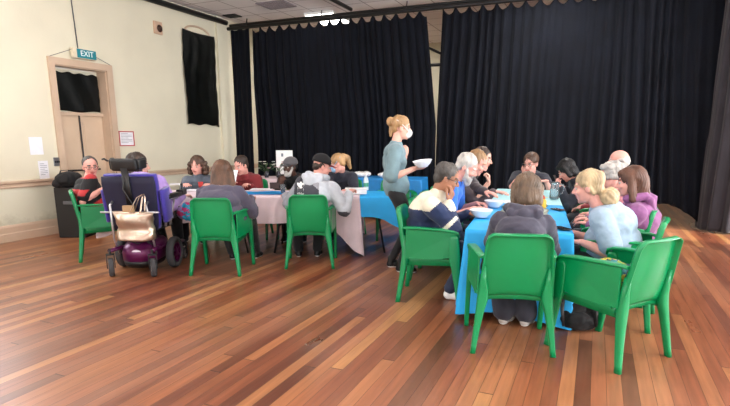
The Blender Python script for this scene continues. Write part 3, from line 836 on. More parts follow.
HAIR = {
 'short': [('e', (0, -.028, .050), (.083, .098, .088)), ('e', (0, -.062, .0), (.068, .050, .070)), ('e', (.067, -.012, .022), (.013, .034, .034)), ('e', (-.067, -.012, .022), (.013, .034, .034))],
 'thin': [('e', (0, -.030, .046), (.080, .094, .084)), ('e', (0, -.062, .0), (.066, .046, .062))],
 'bob': [('e', (0, -.026, .050), (.090, .104, .094)), ('e', (0, -.055, -.035), (.086, .062, .085)), ('c', (.070, -.01, .05), (.078, -.015, -.07), .034, .026), ('c', (-.070, -.01, .05), (-.078, -.015, -.07), .034, .026), ('e', (0, .052, .080), (.058, .034, .032))],
 'long': [('e', (0, -.026, .050), (.094, .106, .094)), ('c', (.062, -.03, .05), (.095, -.06, -.18), .040, .040), ('c', (-.062, -.03, .05), (-.095, -.06, -.18), .040, .040)] + [('c', (x * .8, -.070, .0), (x * 1.7, -.150, -.38 + abs(x) * .7), .055, .020) for x in (-.07, -.045, -.02, .005, .03, .055, .075)],
 'shoulder': [('e', (0, -.026, .050), (.090, .104, .092)), ('c', (.064, -.015, .05), (.085, -.02, -.13), .034, .030), ('c', (-.064, -.015, .05), (-.085, -.02, -.13), .034, .030), ('c', (0, -.07, .02), (0, -.085, -.14), .07, .055), ('e', (0, .055, .082), (.06, .030, .028))],
 'bun': [('e', (0, -.026, .050), (.083, .099, .088)), ('e', (0, -.062, .0), (.062, .046, .060)), ('e', (0, -.125, .055), (.048, .040, .048)), ('c', (0, -.115, .03), (.01, -.105, -.09), .022, .013), ('c', (-.02, -.105, .03), (-.03, -.09, -.07), .018, .010)],
 'lowbun': [('e', (0, -.026, .050), (.086, .102, .090)), ('e', (0, -.062, .0), (.072, .050, .070)), ('e', (0, -.135, -.085), (.088, .068, .066)), ('e', (.03, -.12, -.125), (.06, .055, .05)), ('e', (-.04, -.15, -.11), (.05, .05, .05)), ('c', (.068, .0, .04), (.062, -.04, -.04), .022, .016), ('c', (-.068, .0, .04), (-.062, -.04, -.04), .022, .016)],
 'ponytail': [('e', (0, -.026, .050), (.084, .100, .088)), ('e', (0, -.062, .0), (.066, .046, .062)), ('c', (0, -.11, .075), (.02, -.155, .02), .032, .040), ('c', (.02, -.155, .02), (.05, -.14, -.12), .038, .018)],
 'curly': [('e', (0, -.028, .055), (.092, .102, .092))] + [('e', (.088 * math.cos(a) * rr_, -.03 + .075 * math.sin(a), z), (.036, .036, .036)) for z, rr_ in ((.03, 1.1), (-.03, 1.3), (-.08, 1.25)) for a in [R(t) for t in range(-200, 30, 28)]],
 'greycurl': [('e', (0, -.028, .055), (.088, .100, .092))] + [('e', (.080 * math.cos(a), -.028 + .085 * math.sin(a), z), (.030, .030, .030)) for z in (.09, .045, .0) for a in [R(t) for t in range(-210, 40, 30)]] + [('e', (x, .05, .095), (.028, .028, .026)) for x in (-.045, 0, .045)],
 'undercap': [('e', (0, -.062, .0), (.066, .042, .055)), ('e', (.068, -.020, .012), (.010, .034, .030)), ('e', (-.068, -.020, .012), (.010, .034, .030))],
 'balding': [('e', (0, -.060, .008), (.076, .054, .062)), ('c', (.070, -.045, .02), (.073, .0, .01), .020, .016), ('c', (-.070, -.045, .02), (-.073, .0, .01), .020, .016)],
}
PEOPLE = {}
def person(label, xy, rot, head, gaze, pitch=0, fat=1.0, sk=None, hair=('short', None), top=None, legs=None, hands=None, feet=None, stand=False, k=1.0, lips=True,
           shoe=None, extras=(), twist=0, hz=None, seed=1, group=None, sbulge=.0, shw=1.0, pole=None, hs=1.06, nk=.152):
    sk = sk or S_fair
    base = Vector((xy[0], xy[1], 0)); rz = R(rot)
    Wi = (Matrix.Translation(base) @ Matrix.Rotation(rz, 4, 'Z')).inverted()
    def loc(p):
        return Vector(p[1:]) if p[0] == 'l' else Wi @ Vector(p)
    Hd = loc(head)
    hz = hz or (.93 if stand else .545)
    P = Vector((0, -.06 if not stand else 0, hz))
    HR = (Matrix.Rotation(R(gaze) - rz, 3, 'Z') @ Matrix.Rotation(-R(pitch), 3, 'X'))
    HT = Matrix.Translation(Hd) @ HR.to_4x4() @ Matrix.Scale(k * hs, 4)
    NT = HT @ Vector((0, -.03, -.065))
    up = (Hd - P).normalized()
    NB = Hd - up * nk * k - Vector((0, .045, .032)) * k
    d = NB - P; slack = max(0, .50 * k - d.length)
    back = Vector((0, -1, 0)); back = (back - d.normalized() * back.dot(d.normalized())).normalized()
    ctrl = P.lerp(NB, .55) + back * (slack * .9 + (.035 if not stand else .0) + sbulge)
    def sp(t): return P * (1 - t) ** 2 + ctrl * 2 * t * (1 - t) + NB * t * t
    def tan(t): return ((ctrl - P) * (1 - t) + (NB - ctrl) * t).normalized()
    xa0 = Vector((1, 0, 0)); tw = Matrix.Rotation(R(twist), 3, 'Z'); xa1 = tw @ xa0
    def fr(t):
        z = tan(t); x = xa0.lerp(xa1, t); x = (x - z * x.dot(z)).normalized(); return Matrix((x, z.cross(x), z)).transposed()
    f = fat; SWd = .172 * k * (f ** .35) * shw
    sc = sp(.93) - tan(.93) * .01
    xs = (xa1 - tan(1) * xa1.dot(tan(1))).normalized()
    SH = {s: sc + xs * SWd * s + Vector((0, .01, -.012)) for s in (-1, 1)}
    l1, l2 = .285 * k, .250 * k
    J = dict(P=P, NB=NB, HT=HT, SH=SH, sp=sp, fr=fr, Hd=Hd, EL={}, WR={}, KN={}, AN={}, HP={})
    HN = {}
    hands = hands or {}
    for s, key in ((1, 'r'), (-1, 'l')):
        h = hands.get(key) or (('l', .12 * s, .30, hz + .10) if not stand else ('l', .27 * s, .05, .78))
        opt = h[1] if isinstance(h[0], (tuple, Vector)) else {}
        tgt = loc(h[0] if opt or isinstance(h[0], (tuple, Vector)) else h)
        pole_ = Vector(opt.get('pole', (.45 * s, -.35, -.9)))
        hd = Vector(opt['dir']).normalized() if 'dir' in opt else (tgt - (SH[s] + pole_.normalized() * .22)).normalized()
        if 'wdir' in opt: hd = (Wi.to_3x3() @ Vector(opt['wdir'])).normalized()
        n = Vector(opt.get('n', (0, 0, -1)))
        if 'wn' in opt: n = Wi.to_3x3() @ Vector(opt['wn'])
        el, wr = ik(SH[s], tgt - hd * .075 * k, l1, l2, pole_)
        J['EL'][s] = el; J['WR'][s] = wr; HN[s] = (hd, n, opt.get('curl', 22))
    for s, key in ((1, 'r'), (-1, 'l')):
        hp = P + Vector((.092 * s * k * f ** .4, .0, -.02 if not stand else -.03))
        ft = (feet or {}).get(key) or (('l', .13 * s, .38, 0) if not stand else ('l', .10 * s, .0, 0))
        ft = loc(ft); an = Vector((ft.x, ft.y, .09 + ft.z))
        kn, an = ik(hp, an, .43 * k, .42 * k, Vector((.12 * s, .6, 1)) if not stand else Vector((.05 * s, 1, 0)))
        J['HP'][s] = hp; J['KN'][s] = kn; J['AN'][s] = an
    # ---- body
    bm = bmesh.new()
    def torso(bm, g, col=True):
        ell(bm, P + Vector((0, 0, .02)), (.160 * f + g, .120 * f ** .8 + g, .115 + g * .6), None)
        ell(bm, sp(.30), (.142 * f ** 1.3 + g, .112 * f ** 1.3 + g, .14), fr(.3))
        if f > 1.15: ell(bm, sp(.28) + Vector((0, .05 * f, -.01)), (.13 * f + g, .10 * f + g, .13), fr(.3))
        ell(bm, sp(.60), (.150 * f ** .9 * k + g, .112 * f ** .8 + g, .15), fr(.6))
        ell(bm, sp(.84), (.150 * f ** .6 * k + g, .096 * f ** .6 + g, .10), fr(.84))
        capsule(bm, SH[-1], SH[1], .052 * f ** .4 + g, flat=1)
        capsule(bm, sp(.97), NB + (NT - NB) * (.3 if col else .02), .068 * f ** .3 + g * .8, .055 + g * .7)
    torso(bm, 0)
    capsule(bm, NB - tan(1) * .03, NT, .060 * k * f ** .3, .052 * k * f ** .3)
    for s in (-1, 1):
        a = f ** .5
        capsule(bm, SH[s], J['EL'][s], .049 * a, .038 * a)
        capsule(bm, J['EL'][s], J['EL'][s].lerp(J['WR'][s], .35), .038 * a, .040 * a); capsule(bm, J['EL'][s].lerp(J['WR'][s], .3), J['WR'][s], .040 * a, .0255)
        hd, n, cu = HN[s]; hand(bm, J['WR'][s], hd, n, s, k * .98, cu)
        capsule(bm, J['HP'][s], J['KN'][s], .082 * a, .055 * a); capsule(bm, J['KN'][s], J['KN'][s].lerp(J['AN'][s], .35), .053 * a, .055 * a); capsule(bm, J['KN'][s].lerp(J['AN'][s], .3), J['AN'][s], .054 * a, .036)
    hb = bmesh.new()
    ell(hb, (0, -.012, .036), (.074, .093, .084)); ell(hb, (0, .018, -.025), (.062, .072, .085)); ell(hb, (0, .035, -.072), (.046 * f ** .3, .046, .036)); ell(hb, (0, .066, -.090), (.024, .018, .018), None, 2)
    capsule(hb, (0, .082, .018), (0, .106, -.018), .0085, .0125, 10); ell(hb, (.013, .094, -.024), (.0085, .009, .007), None, 2); ell(hb, (-.013, .094, -.024), (.0085, .009, .007), None, 2)
    capsule(hb, (-.036, .074, .030), (.036, .074, .030), .0125, seg=10)
    for s in (-1, 1): ell(hb, (.034 * s, .060, -.022), (.025, .024, .024), None, 2); ell(hb, (.075 * s, -.008, -.004), (.010, .019, .031), Matrix.Rotation(R(18 * s), 3, 'Z'), 2)
    ell(hb, (0, .083, -.047), (.023, .010, .0065), None, 2); ell(hb, (0, .082, -.057), (.020, .010, .007), None, 2)
    bmesh.ops.transform(hb, matrix=HT, verts=hb.verts); tm = bpy.data.meshes.new('h'); hb.to_mesh(tm); hb.free(); bm.from_mesh(tm); bpy.data.meshes.remove(tm)
    me = fuse(bm, .0062, 2, 'person')
    hm = hair[1] or M_black
    body = link('person', me, [sk, M_lip if lips else sk, hm], None, base, (0, 0, rz))
    C = centers_np(me); Hi = np.array(HT.inverted()); Ch = C @ Hi[:3, :3].T + Hi[:3, 3]
    idx = np.zeros(len(C), int)
    idx[(np.abs(Ch[:, 0]) < .022) & (Ch[:, 2] < -.042) & (Ch[:, 2] > -.062) & (Ch[:, 1] > .078) & (Ch[:, 1] < .12)] = 1
    idx[(np.abs(Ch[:, 0]) < .048) & (np.abs(Ch[:, 0]) > .014) & (np.abs(Ch[:, 2] - .036) < .0055) & (Ch[:, 1] > .06) & (Ch[:, 1] < .12)] = 2
    paint(me, idx)
    tag(body, label, 'person', group)
    # ---- eyes
    for s in (-1, 1):
        eb = bmesh.new(); bmesh.ops.create_uvsphere(eb, u_segments=14, v_segments=10, radius=.0115, matrix=HT @ Matrix.Translation((.0315 * s, .0715, .010)))
        e = obj('eye', eb, [M_eye, M_iris], body, True); Ce = centers_np(e.data); He = Ce @ Hi[:3, :3].T + Hi[:3, 3]
        paint(e.data, ((He[:, 0] - .0315 * s) ** 2 + (He[:, 2] - .008) ** 2 < .0068 ** 2) & (He[:, 1] > .07))
    # ---- hair
    if hair[0]:
        hb = bmesh.new()
        for q in HAIR[hair[0]]:
            if q[0] == 'e': ell(hb, q[1], q[2])
            else: capsule(hb, q[1], q[2], q[3], q[4])
        bmesh.ops.transform(hb, matrix=HT, verts=hb.verts)
        hme = fuse(hb, .008, 2, 'hair')
        cur = hair[0] in ('curly', 'greycurl')
        wrinkle(hme, .006 if not cur else .010, 9 if not cur else 13, seed + 7, (1, 1, .35) if not cur else (1, 1, 1))
        # strand grooves
        hv = verts_np(hme); hn = norms_np(hme); hh = hv @ Hi[:3, :3].T + Hi[:3, 3]
        ang_ = np.arctan2(hh[:, 0], -hh[:, 1] + .0); hv = hv + hn * (.0032 * np.sin(ang_ * 40 + 3 * np.sin(hh[:, 2] * 30 + seed)))[:, None]; set_np(hme, hv)
        link('hair', hme, hm, body)
    # ---- top
    T = top
    ga = .016 * T.get('loose', 1)
    tb = bmesh.new(); torso(tb, ga + .004, T.get('sleeve') != 'short')
    if not stand:
        ell(tb, P + Vector((0, .03, .035)), (.17 * f + ga, .135 * f ** .8 + ga, .085), None)
    else:
        ell(tb, P + Vector((0, 0, .04)), (.168 * f + ga, .128 * f ** .8 + ga, .16), None)
    for s in (-1, 1):
        a = f ** .5; el, wr = J['EL'][s], J['WR'][s]
        if T.get('sleeve', 'long') == 'long':
            capsule(tb, SH[s], el, .052 * a + ga + .006, .042 * a + ga); capsule(tb, el, wr.lerp(el, .06), .043 * a + ga, .031 + ga * .7)
            ell(tb, el, (.046 * a + ga + .004,) * 3, None, 2)
        else:
            capsule(tb, SH[s], SH[s].lerp(el, T.get('sl', .74)), .054 * a + ga, .052 * a + ga * 1.1)
    if T.get('hood'):
        bk = (HR @ Vector((0, -1, 0))) * .35 + fr(1) @ Vector((0, -1, 0)) * .65; bk.z = 0; bk.normalize()
        sd = xs; hb = bmesh.new()
        pts = [NB + sd * .075 + bk * -.060, NB + sd * .105 + bk * .0 + Vector((0, 0, .02)), NB + sd * .080 + bk * .075 + Vector((0, 0, .03)), NB + bk * .105 + Vector((0, 0, .02)),
               NB - sd * .080 + bk * .075 + Vector((0, 0, .03)), NB - sd * .105 + bk * .0 + Vector((0, 0, .02)), NB - sd * .075 - bk * .060]
        pts = [q + Vector((0, 0, .055)) for q in pts]
        for a_, b_ in zip(pts, pts[1:]): capsule(hb, a_, b_, .036)
        ell(hb, NB + bk * .120 + Vector((0, 0, .015)), (.105, .050, .075), Matrix.Rotation(0, 3, 'X'))
        for q in (-1, 1): capsule(hb, NB + bk * .115 + sd * .095 * q + Vector((0, 0, .06)), NB + bk * .165 + Vector((0, 0, -.085)), .034, .022)
        capsule(hb, NB + bk * .13 + Vector((0, 0, .05)), NB + bk * .16 + Vector((0, 0, -.07)), .050, .026)
        hme_ = fuse(hb, .009, 2, 'hood'); wrinkle(hme_, .006, 5, seed + 12); link('hood', hme_, T['mats'][-1], body)
    elif T.get('hoodup'):
        pass
    elif T.get('collar'):
        for q in range(8):
            t0, t1 = [R(a) for a in (-150 + q * 37.5, -150 + (q + 1) * 37.5)]
            capsule(tb, NB + fr(1) @ Vector((.066 * math.sin(t0), -.066 * math.cos(t0), .035)), NB + fr(1) @ Vector((.066 * math.sin(t1), -.066 * math.cos(t1), .035)), .020)
    tme = fuse(tb, .0105, 3, T['name'])
    wrinkle(tme, T.get('wr', .0055) * .9, 2.6, seed + 3, (1.2, .8, 1.3)); wrinkle(tme, T.get('wr', .0055) * .55, 6.5, seed + 4, (.8, .8, 1.4))
    V = verts_np(tme)
    hem = T.get('hem', (hz - .115) if not stand else hz - .10)
    V[:, 2] = np.maximum(V[:, 2], hem); set_np(tme, V)
    to = link(T['name'], tme, T['mats'], body)
    if T.get('fn'): paint(tme, T['fn'](centers_np(tme), J))
    # ---- legs
    Lg = legs or {}
    lb = bmesh.new(); gl = .013 * Lg.get('loose', 1)
    ell(lb, P + Vector((0, 0, .0)), (.158 * f + gl, .118 * f ** .8 + gl, .105), None)
    for s in (-1, 1):
        a = f ** .5
        capsule(lb, J['HP'][s], J['KN'][s], .084 * a + gl, .058 * a + gl); capsule(lb, J['KN'][s], J['AN'][s].lerp(J['KN'][s], .05), .058 * a + gl, .044 + gl * (1.3 if not Lg.get('tight') else .0))
    lme = fuse(lb, .012, 3, Lg.get('name', 'trousers')); wrinkle(lme, .004 if not Lg.get('tight') else .0015, 5, seed + 9)
    link(Lg.get('name', 'trousers'), lme, Lg.get('mat') or fabric('charcoal', '#1c1c20'), body)
    for s in (-1, 1):
        an = J['AN'][s]; fd = (an - J['KN'][s]); fdir = Vector((.12 * s, 1, 0)).normalized()
        if feet and 'fdir' in feet: fdir = (Wi.to_3x3() @ Vector(feet['fdir'])).normalized()
        sb = bmesh.new(); z0 = an.z - .09
        sd = Vector((fdir.y, -fdir.x, 0)); Mx = Matrix((sd, fdir, Vector((0, 0, 1)))).transposed()
        b0 = Vector((an.x, an.y, z0))
        ell(sb, b0 + fdir * .0 + Vector((0, 0, .045)), (.040, .055, .05), Mx); ell(sb, b0 + fdir * .10 + Vector((0, 0, .032)), (.045, .085, .038), Mx); ell(sb, b0 + fdir * .05 + Vector((0, 0, .045)), (.040, .075, .045), Mx)
        capsule(sb, an + Vector((0, 0, .02)), b0 + Vector((0, 0, .05)), .042, .042)
        sme = fuse(sb, .009, 2, 'shoe'); V = verts_np(sme); V[:, 2] = np.maximum(V[:, 2], z0 + .004); set_np(sme, V)
        so = link('shoe', sme, [shoe or M_black, M_white], body); Cc = centers_np(sme); paint(sme, Cc[:, 2] < z0 + .022)
    # ---- extras in head space
    for kind, *a in extras:
        if kind == 'glasses':
            gb = bmesh.new()
            for s in (-1, 1):
                c = Vector((.034 * s, .092, .008)); tube(gb, [c + Vector((.024 * math.cos(t), -.006 * abs(math.cos(t)) * 1, .017 * math.sin(t))) for t in [2 * math.pi * q / 16 for q in range(16)]], .0022, 6, closed=True)
                tube(gb, [(.057 * s, .088, .014), (.078 * s, .06, .014), (.082 * s, -.01, .012)], .0022, 6)
            tube(gb, [(-.010, .094, .012), (.010, .094, .012)], .0022, 6)
            bmesh.ops.transform(gb, matrix=HT, verts=gb.verts); obj('glasses', gb, a[0] if a else M_dark, body, True)
        elif kind == 'mask':
            gb = bmesh.new(); ell(gb, (0, .070, -.042), (.052, .048, .052)); ell(gb, (0, .105, -.035), (.022, .018, .030))
            bmesh.ops.transform(gb, matrix=HT, verts=gb.verts); mm = fuse(gb, .007, 2, 'face_mask'); link('face_mask', mm, a[0], body)
            gb = bmesh.new(); tube(gb, [(.045, .085, -.025), (.080, .01, .03), (.078, -.06, .075), (0, -.128, .09), (-.078, -.06, .075), (-.080, .01, .03), (-.045, .085, -.025)], .004, 6)
            bmesh.ops.transform(gb, matrix=HT, verts=gb.verts); obj('strap', gb, a[0], body, True)
        elif kind == 'beard':
            gb = bmesh.new(); ell(gb, (0, .052, -.082), (.052, .050, .045)); ell(gb, (0, .075, -.11 if not (len(a) > 1 and a[1] == 'short') else -.095), (.036, .032, .045 if not (len(a) > 1 and a[1] == 'short') else .025)); capsule(gb, (.062, .02, .0), (.045, .05, -.07), .015, .022); capsule(gb, (-.062, .02, .0), (-.045, .05, -.07), .015, .022); capsule(gb, (-.026, .090, -.040), (.026, .090, -.040), .008)
            bmesh.ops.transform(gb, matrix=HT, verts=gb.verts); mm = fuse(gb, .008, 1, 'beard'); wrinkle(mm, .004, 14, seed, (1, 1, .4)); link('beard', mm, a[0], body)
        elif kind == 'cap':
            gb = bmesh.new(); ell(gb, (0, -.018, .058), (.092, .108, .090)); V0 = [v for v in gb.verts if v.co.z < .045]
            for v in V0: v.co.z = .045 - .004
            bmesh.ops.transform(gb, matrix=HT, verts=gb.verts); obj('cap', gb, a[0], body, True)
            gb = bmesh.new(); n = 14; A, B = [], []
            for q in range(n + 1):
                t = math.pi * q / n; A.append(gb.verts.new((.082 * math.cos(t), .055 + .03 * math.sin(t), .050 - .01 * abs(math.cos(t))))); B.append(gb.verts.new((.070 * math.cos(t), .06 + .110 * math.sin(t) ** .7, .040 - .014 * math.cos(t) ** 2)))
            for q in range(n): gb.faces.new((A[q], A[q + 1], B[q + 1], B[q]))
            bmesh.ops.solidify(gb, geom=gb.faces[:], thickness=.004)
            bmesh.ops.transform(gb, matrix=HT, verts=gb.verts); obj('cap_brim', gb, a[1] if len(a) > 1 else a[0], body, True)
            gb = bmesh.new(); bmesh.ops.create_uvsphere(gb, u_segments=8, v_segments=6, radius=.007, matrix=HT @ Matrix.Translation((0, -.018, .140))); obj('cap_button', gb, a[0], body, True)
        elif kind == 'hood':   # hood pulled up / bunched round the head
            gb = bmesh.new(); ell(gb, (0, -.065, -.02), (.100, .085, .115)); ell(gb, (0, -.05, .05), (.096, .088, .085)); bmesh.ops.transform(gb, matrix=HT, verts=gb.verts); capsule(gb, NB, NT, .10, .09)
            mm = fuse(gb, .01, 2, 'hood'); wrinkle(mm, .006, 6, seed); link('hood', mm, a[0], body)
    PEOPLE[label] = (body, J, to)
    J['loc'] = loc; J['Wi'] = Wi
    return body
def decal(body, mesh_o, bm, M, direction, m, name='logo', lift=.004):
    "lay a flat shape (local space matrix M) onto a garment by casting along direction"
    me = mesh_o.data; V = [v.co.copy() for v in me.vertices]; Fc = [tuple(p.vertices) for p in me.polygons]
    bvh = BVHTree.FromPolygons(V, Fc); bmesh.ops.transform(bm, matrix=M, verts=bm.verts); d = direction.normalized()
    for v in bm.verts:
        h = bvh.ray_cast(v.co - d * .4, d)
        if h[0] is not None: v.co = h[0] - d * lift
    return obj(name, bm, m, mesh_o)
def strip_fn(*a): pass

# fabrics and hair colours
F_navy = fabric('navy', '#1b2a4d'); F_cream = fabric('cream', '#d8d2bd'); F_slate = fabric('slate', '#3b3948'); F_violetgrey = fabric('violet grey', '#4a4556')
F_black = fabric('black', '#0c0c0f', .04); F_red = fabric('red', '#b02a2c'); F_darkred = fabric('dark red', '#7d2429'); F_grey = fabric('heather grey', '#5c6470'); F_palegrey = fabric('pale grey', '#b9bec6')
F_blue = fabric('royal blue', '#2467c4'); F_umber = fabric('umber', '#453c40'); F_navytee = fabric('dark navy', '#20222f'); F_coat = fabric('ink coat', '#232a36'); F_paleblue = fabric('pale blue', '#8fa5b8')
F_plum = fabric('plum', '#85507f'); F_pinktop = fabric('salmon', '#b9787f'); F_tee = fabric('grey teal', '#6d878e'); F_lilac = fabric('lilac', '#b193d6'); F_mid = fabric('mid grey', '#8b8c93')
H_brown = hairm('brown', '#4a3426'); H_long = hairm('auburn brown', '#5a3d2a', .6); H_bob = hairm('ash brown', '#5e4b39', .55); H_black = hairm('black', '#09090c'); H_grey = hairm('grey', '#8a8784'); H_dgrey = hairm('dark grey', '#4a4642')
H_blond = hairm('blonde', '#a8845a', .4); H_sand = hairm('sandy', '#8f6f4c'); H_white = hairm('pale grey', '#b5b1ab'); H_paleblond = hairm('pale blonde', '#b39d7a', .4); H_dbrown = hairm('dark brown', '#33251d')
J_black = fabric('black trouser', '#101014'); J_char = fabric('charcoal trouser', '#23242b'); J_denim = fabric('denim', '#27324a')

T0 = .745
# --- standing woman
W = person('standing masked person in a grey teal t-shirt and black leggings holding a white bowl', (-1.95, 5.33), -72, at(401.5, 128.5, 5.36), -66, 8, .92, S_fair, ('bun', H_blond),
    dict(name='t_shirt', mats=[F_tee], sleeve='short', loose=1.5, hem=.83, wr=.007, sl=.93), dict(name='leggings', mat=J_black, tight=True, loose=.6),
    hands={'r': (at(421, 168, 5.20), dict(wn=(0, .2, 1), wdir=(1, .1, .12), pole=(.3, -.4, -1), curl=14)), 'l': (at(406, 151, 5.52), dict(pole=(-.6, -.3, -1), wdir=(.25, -.3, 1), wn=(-1, .3, 0), curl=40))},
    feet={'r': ('l', .10, .06, 0), 'l': ('l', -.11, -.05, 0)}, stand=True, k=1.0, shoe=M_black, extras=[('mask', M_white)], seed=11, hz=.90, hs=1.0)
# --- right table
def top_R1(C, J):
    idx = np.zeros(len(C), int); idx[C[:, 2] > J['NB'].z - .085] = 1
    for s in (-1, 1):
        a = np.array(J['SH'][s]); b_ = np.array(J['EL'][s]); t = ((C - a) @ (b_ - a)) / ((b_ - a) @ (b_ - a)); dist = np.linalg.norm(C - (a + np.outer(t, b_ - a)), axis=1)
        idx[(dist < .09) & (t > .12) & (t <= 1.2)] = 0
        idx[(dist < .095) & (t > .74) & (t < .86)] = 1
    return idx
R1 = person('person with dark greying hair and glasses in a navy jacket with cream shoulders', (-1.30, 4.56), -80, at(447, 179, 4.55), -78, 22, 1.08, S_tan, ('short', H_dgrey),
    dict(name='jacket', mats=[F_navy, F_cream], fn=top_R1, collar=True, loose=1.5, wr=.009), dict(mat=J_denim),
    hands={'r': (at(452, 194, 4.48), dict(pole=(.5, -.1, -1), wdir=(.35, .3, .9), wn=(-1, .2, 0), curl=35)), 'l': (Vector((-.98, 4.85, .76)), {})}, feet={'r': (-1.12, 4.50, 0), 'l': ('l', -.12, .40, 0), 'fdir': (1, 0, 0)}, shoe=M_white, extras=[('glasses',)], seed=21)
R2 = person('bearded person with grey hair in a royal blue t-shirt eating at the right table', (-1.42, 5.26), -84, at(467, 168, 5.22), -92, 30, 1.12, S_pink, ('short', H_white),
    dict(name='t_shirt', mats=[F_blue], sleeve='short', loose=1.3), dict(mat=J_char), hands={'r': (at(482, 208, 4.98), dict(pole=(.5, -.3, -.8), wn=(0, 0, -1), curl=45)), 'l': (Vector((-1.02, 5.4, .78)), dict(curl=40))}, extras=[('beard', H_white)], seed=22)
R3 = person('person with sandy hair and a dark brown sleeve reaching along the right table', (-1.50, 5.90), -84, at(477.5, 163.5, 5.78), -95, 28, 1.0, S_pink, ('short', H_sand),
    dict(name='shirt', mats=[F_umber], sleeve='long'), dict(mat=J_char), hands={'r': (at(501, 192, 5.75), dict(wdir=(1, .1, -.05), curl=12)), 'l': (at(494, 195, 5.45), dict(wdir=(.9, -.3, -.1), curl=15))}, seed=23)
R4 = person('dark haired person seated beyond the sandy haired one, fist raised to the chin', (-1.62, 6.62), -86, at(483, 159, 6.5), -88, 15, 1.0, S_fair, ('short', H_dbrown),
    dict(name='shirt', mats=[F_black], sleeve='short'), dict(mat=J_char), hands={'r': (at(489, 176, 6.35), dict(wdir=(0, .1, 1), wn=(-1, 0, 0), curl=60, pole=(.3, .6, -1))), 'l': (Vector((-1.2, 6.8, .77)), {})}, seed=24)
R5 = person('person with a brown ponytail in a dark navy top, hand over the mouth', (-.90, 8.12), 174, at(530.5, 164, 7.85), 160, 14, 1.3, S_pink, ('ponytail', H_brown),
    dict(name='t_shirt', mats=[F_navytee], sleeve='short', loose=1.3), dict(mat=J_char), hands={'r': (at(526, 168, 7.78), dict(pole=(.7, .3, -1), wdir=(.3, .1, .9), wn=(.3, .9, 0), curl=35)), 'l': (at(540, 181, 7.6), dict(wdir=(-1, -.2, 0), curl=25))}, extras=[('glasses',)], seed=25, hs=1.18)
R6 = person('black haired person in a dark hooded coat looking down at a phone', (-.02, 7.30), 88, at(567, 171, 7.05), 80, 38, 1.0, S_pink, ('bob', H_black),
    dict(name='coat', mats=[F_coat], hood=True, loose=1.6), dict(mat=J_char), hands={'r': (at(560, 185, 7.0), dict(wdir=(-.8, -.2, .5), wn=(0, .4, 1), curl=30)), 'l': (at(557, 184.5, 6.92), dict(wdir=(-.6, .2, .6), wn=(0, .3, 1), curl=35))}, seed=26)
R7 = person('person with ash brown bobbed hair in a slate hoodie, back to the camera', (-.52, 3.84), 14, at(527, 194, 3.98), 6, 28, 1.02, S_fair, ('bob', H_bob),
    dict(name='hoodie', mats=[F_slate], hood=True, loose=1.35, wr=.010), dict(mat=fabric('dark grey trouser', '#2d2d38'), loose=2.4),
    hands={'r': (Vector((-.34, 4.34, .765)), dict(wdir=(-.5, .8, 0), curl=35, pole=(.18, -.4, -1))), 'l': (Vector((-.66, 4.32, .765)), dict(wdir=(.5, .8, 0), curl=35, pole=(-.18, -.4, -1)))}, feet={'r': (-.40, 4.05, .0), 'l': (-.56, 4.03, 0), 'fdir': (.25, .95, 0)}, shoe=mat('pale sneaker', '#b9b2ac', .6), seed=27, sbulge=.03, hs=1.08, shw=.86)
R8 = person('blonde person in a pale blue top with a thick low bun, seated side-on', (.09, 4.50), 84, at(588, 188, 4.46), 84, 12, 1.32, S_pink, ('lowbun', H_paleblond),
    dict(name='t_shirt', mats=[F_paleblue], sleeve='short', loose=1.5, wr=.008), dict(mat=J_black), hands={'l': (at(571, 241, 4.30), dict(wdir=(-1, .2, .0), curl=35, pole=(-.3, -.8, -1))), 'r': ('l', .10, .30, .66)}, seed=28, shw=.95)
R9 = person('brown haired person in a purple hoodie on the right side of the right table', (.24, 5.22), 84, at(630, 183, 5.12), 84, 8, 1.18, S_pink, ('shoulder', hairm('chestnut', '#5b3b2c')),
    dict(name='hoodie', mats=[F_plum], hood=True, loose=1.6, wr=.008), dict(mat=J_char), hands={'l': ('l', -.10, .30, .68), 'r': ('l', .02, .32, .70)}, seed=29)
R10 = person('person with grey curls and glasses seated beyond the purple hoodie', (.22, 5.94), 84, at(610, 176.5, 5.85), 84, 6, 1.05, S_pink, ('greycurl', H_white),
    dict(name='shirt', mats=[F_pinktop]), dict(mat=J_char), hands={}, extras=[('glasses',)], seed=30)
R11 = person('balding person with short grey hair beyond the person with grey curls', (.16, 6.62), 84, at(618, 162, 6.5), 84, 5, 1.05, S_pink, ('balding', H_white),
    dict(name='shirt', mats=[F_darkred]), dict(mat=J_char), hands={}, seed=31)
# --- left row
def top_L1(C, J):
    idx = np.zeros(len(C), int); idx[C[:, 2] < J['NB'].z - .07] = 1
    for s in (-1, 1):
        for a, b_ in ((J['SH'][s], J['EL'][s]), (J['EL'][s], J['WR'][s])):
            a = np.array(a); b_ = np.array(b_); t = ((C - a) @ (b_ - a)) / ((b_ - a) @ (b_ - a)); dist = np.linalg.norm(C - (a + np.outer(np.clip(t, 0, 1), b_ - a)), axis=1); idx[dist < .078] = 0
    idx[(C[:, 2] > J['NB'].z + .055)] = 1
    return idx
L1 = person('person with glasses in a black and red top seated by the black speaker', (-5.50, 4.60), -40, at(90.5, 167.5, 4.66), -118, 6, 1.42, S_pink, ('thin', H_dgrey),
    dict(name='polo_shirt', mats=[F_black, F_red], fn=top_L1, sleeve='short', loose=1.5), dict(mat=J_black), hands={'r': (at(107, 186, 4.55), dict(pole=(.6, -.2, -1), curl=30)), 'l': (at(112, 188, 4.8), {})}, extras=[('glasses',)], seed=41)
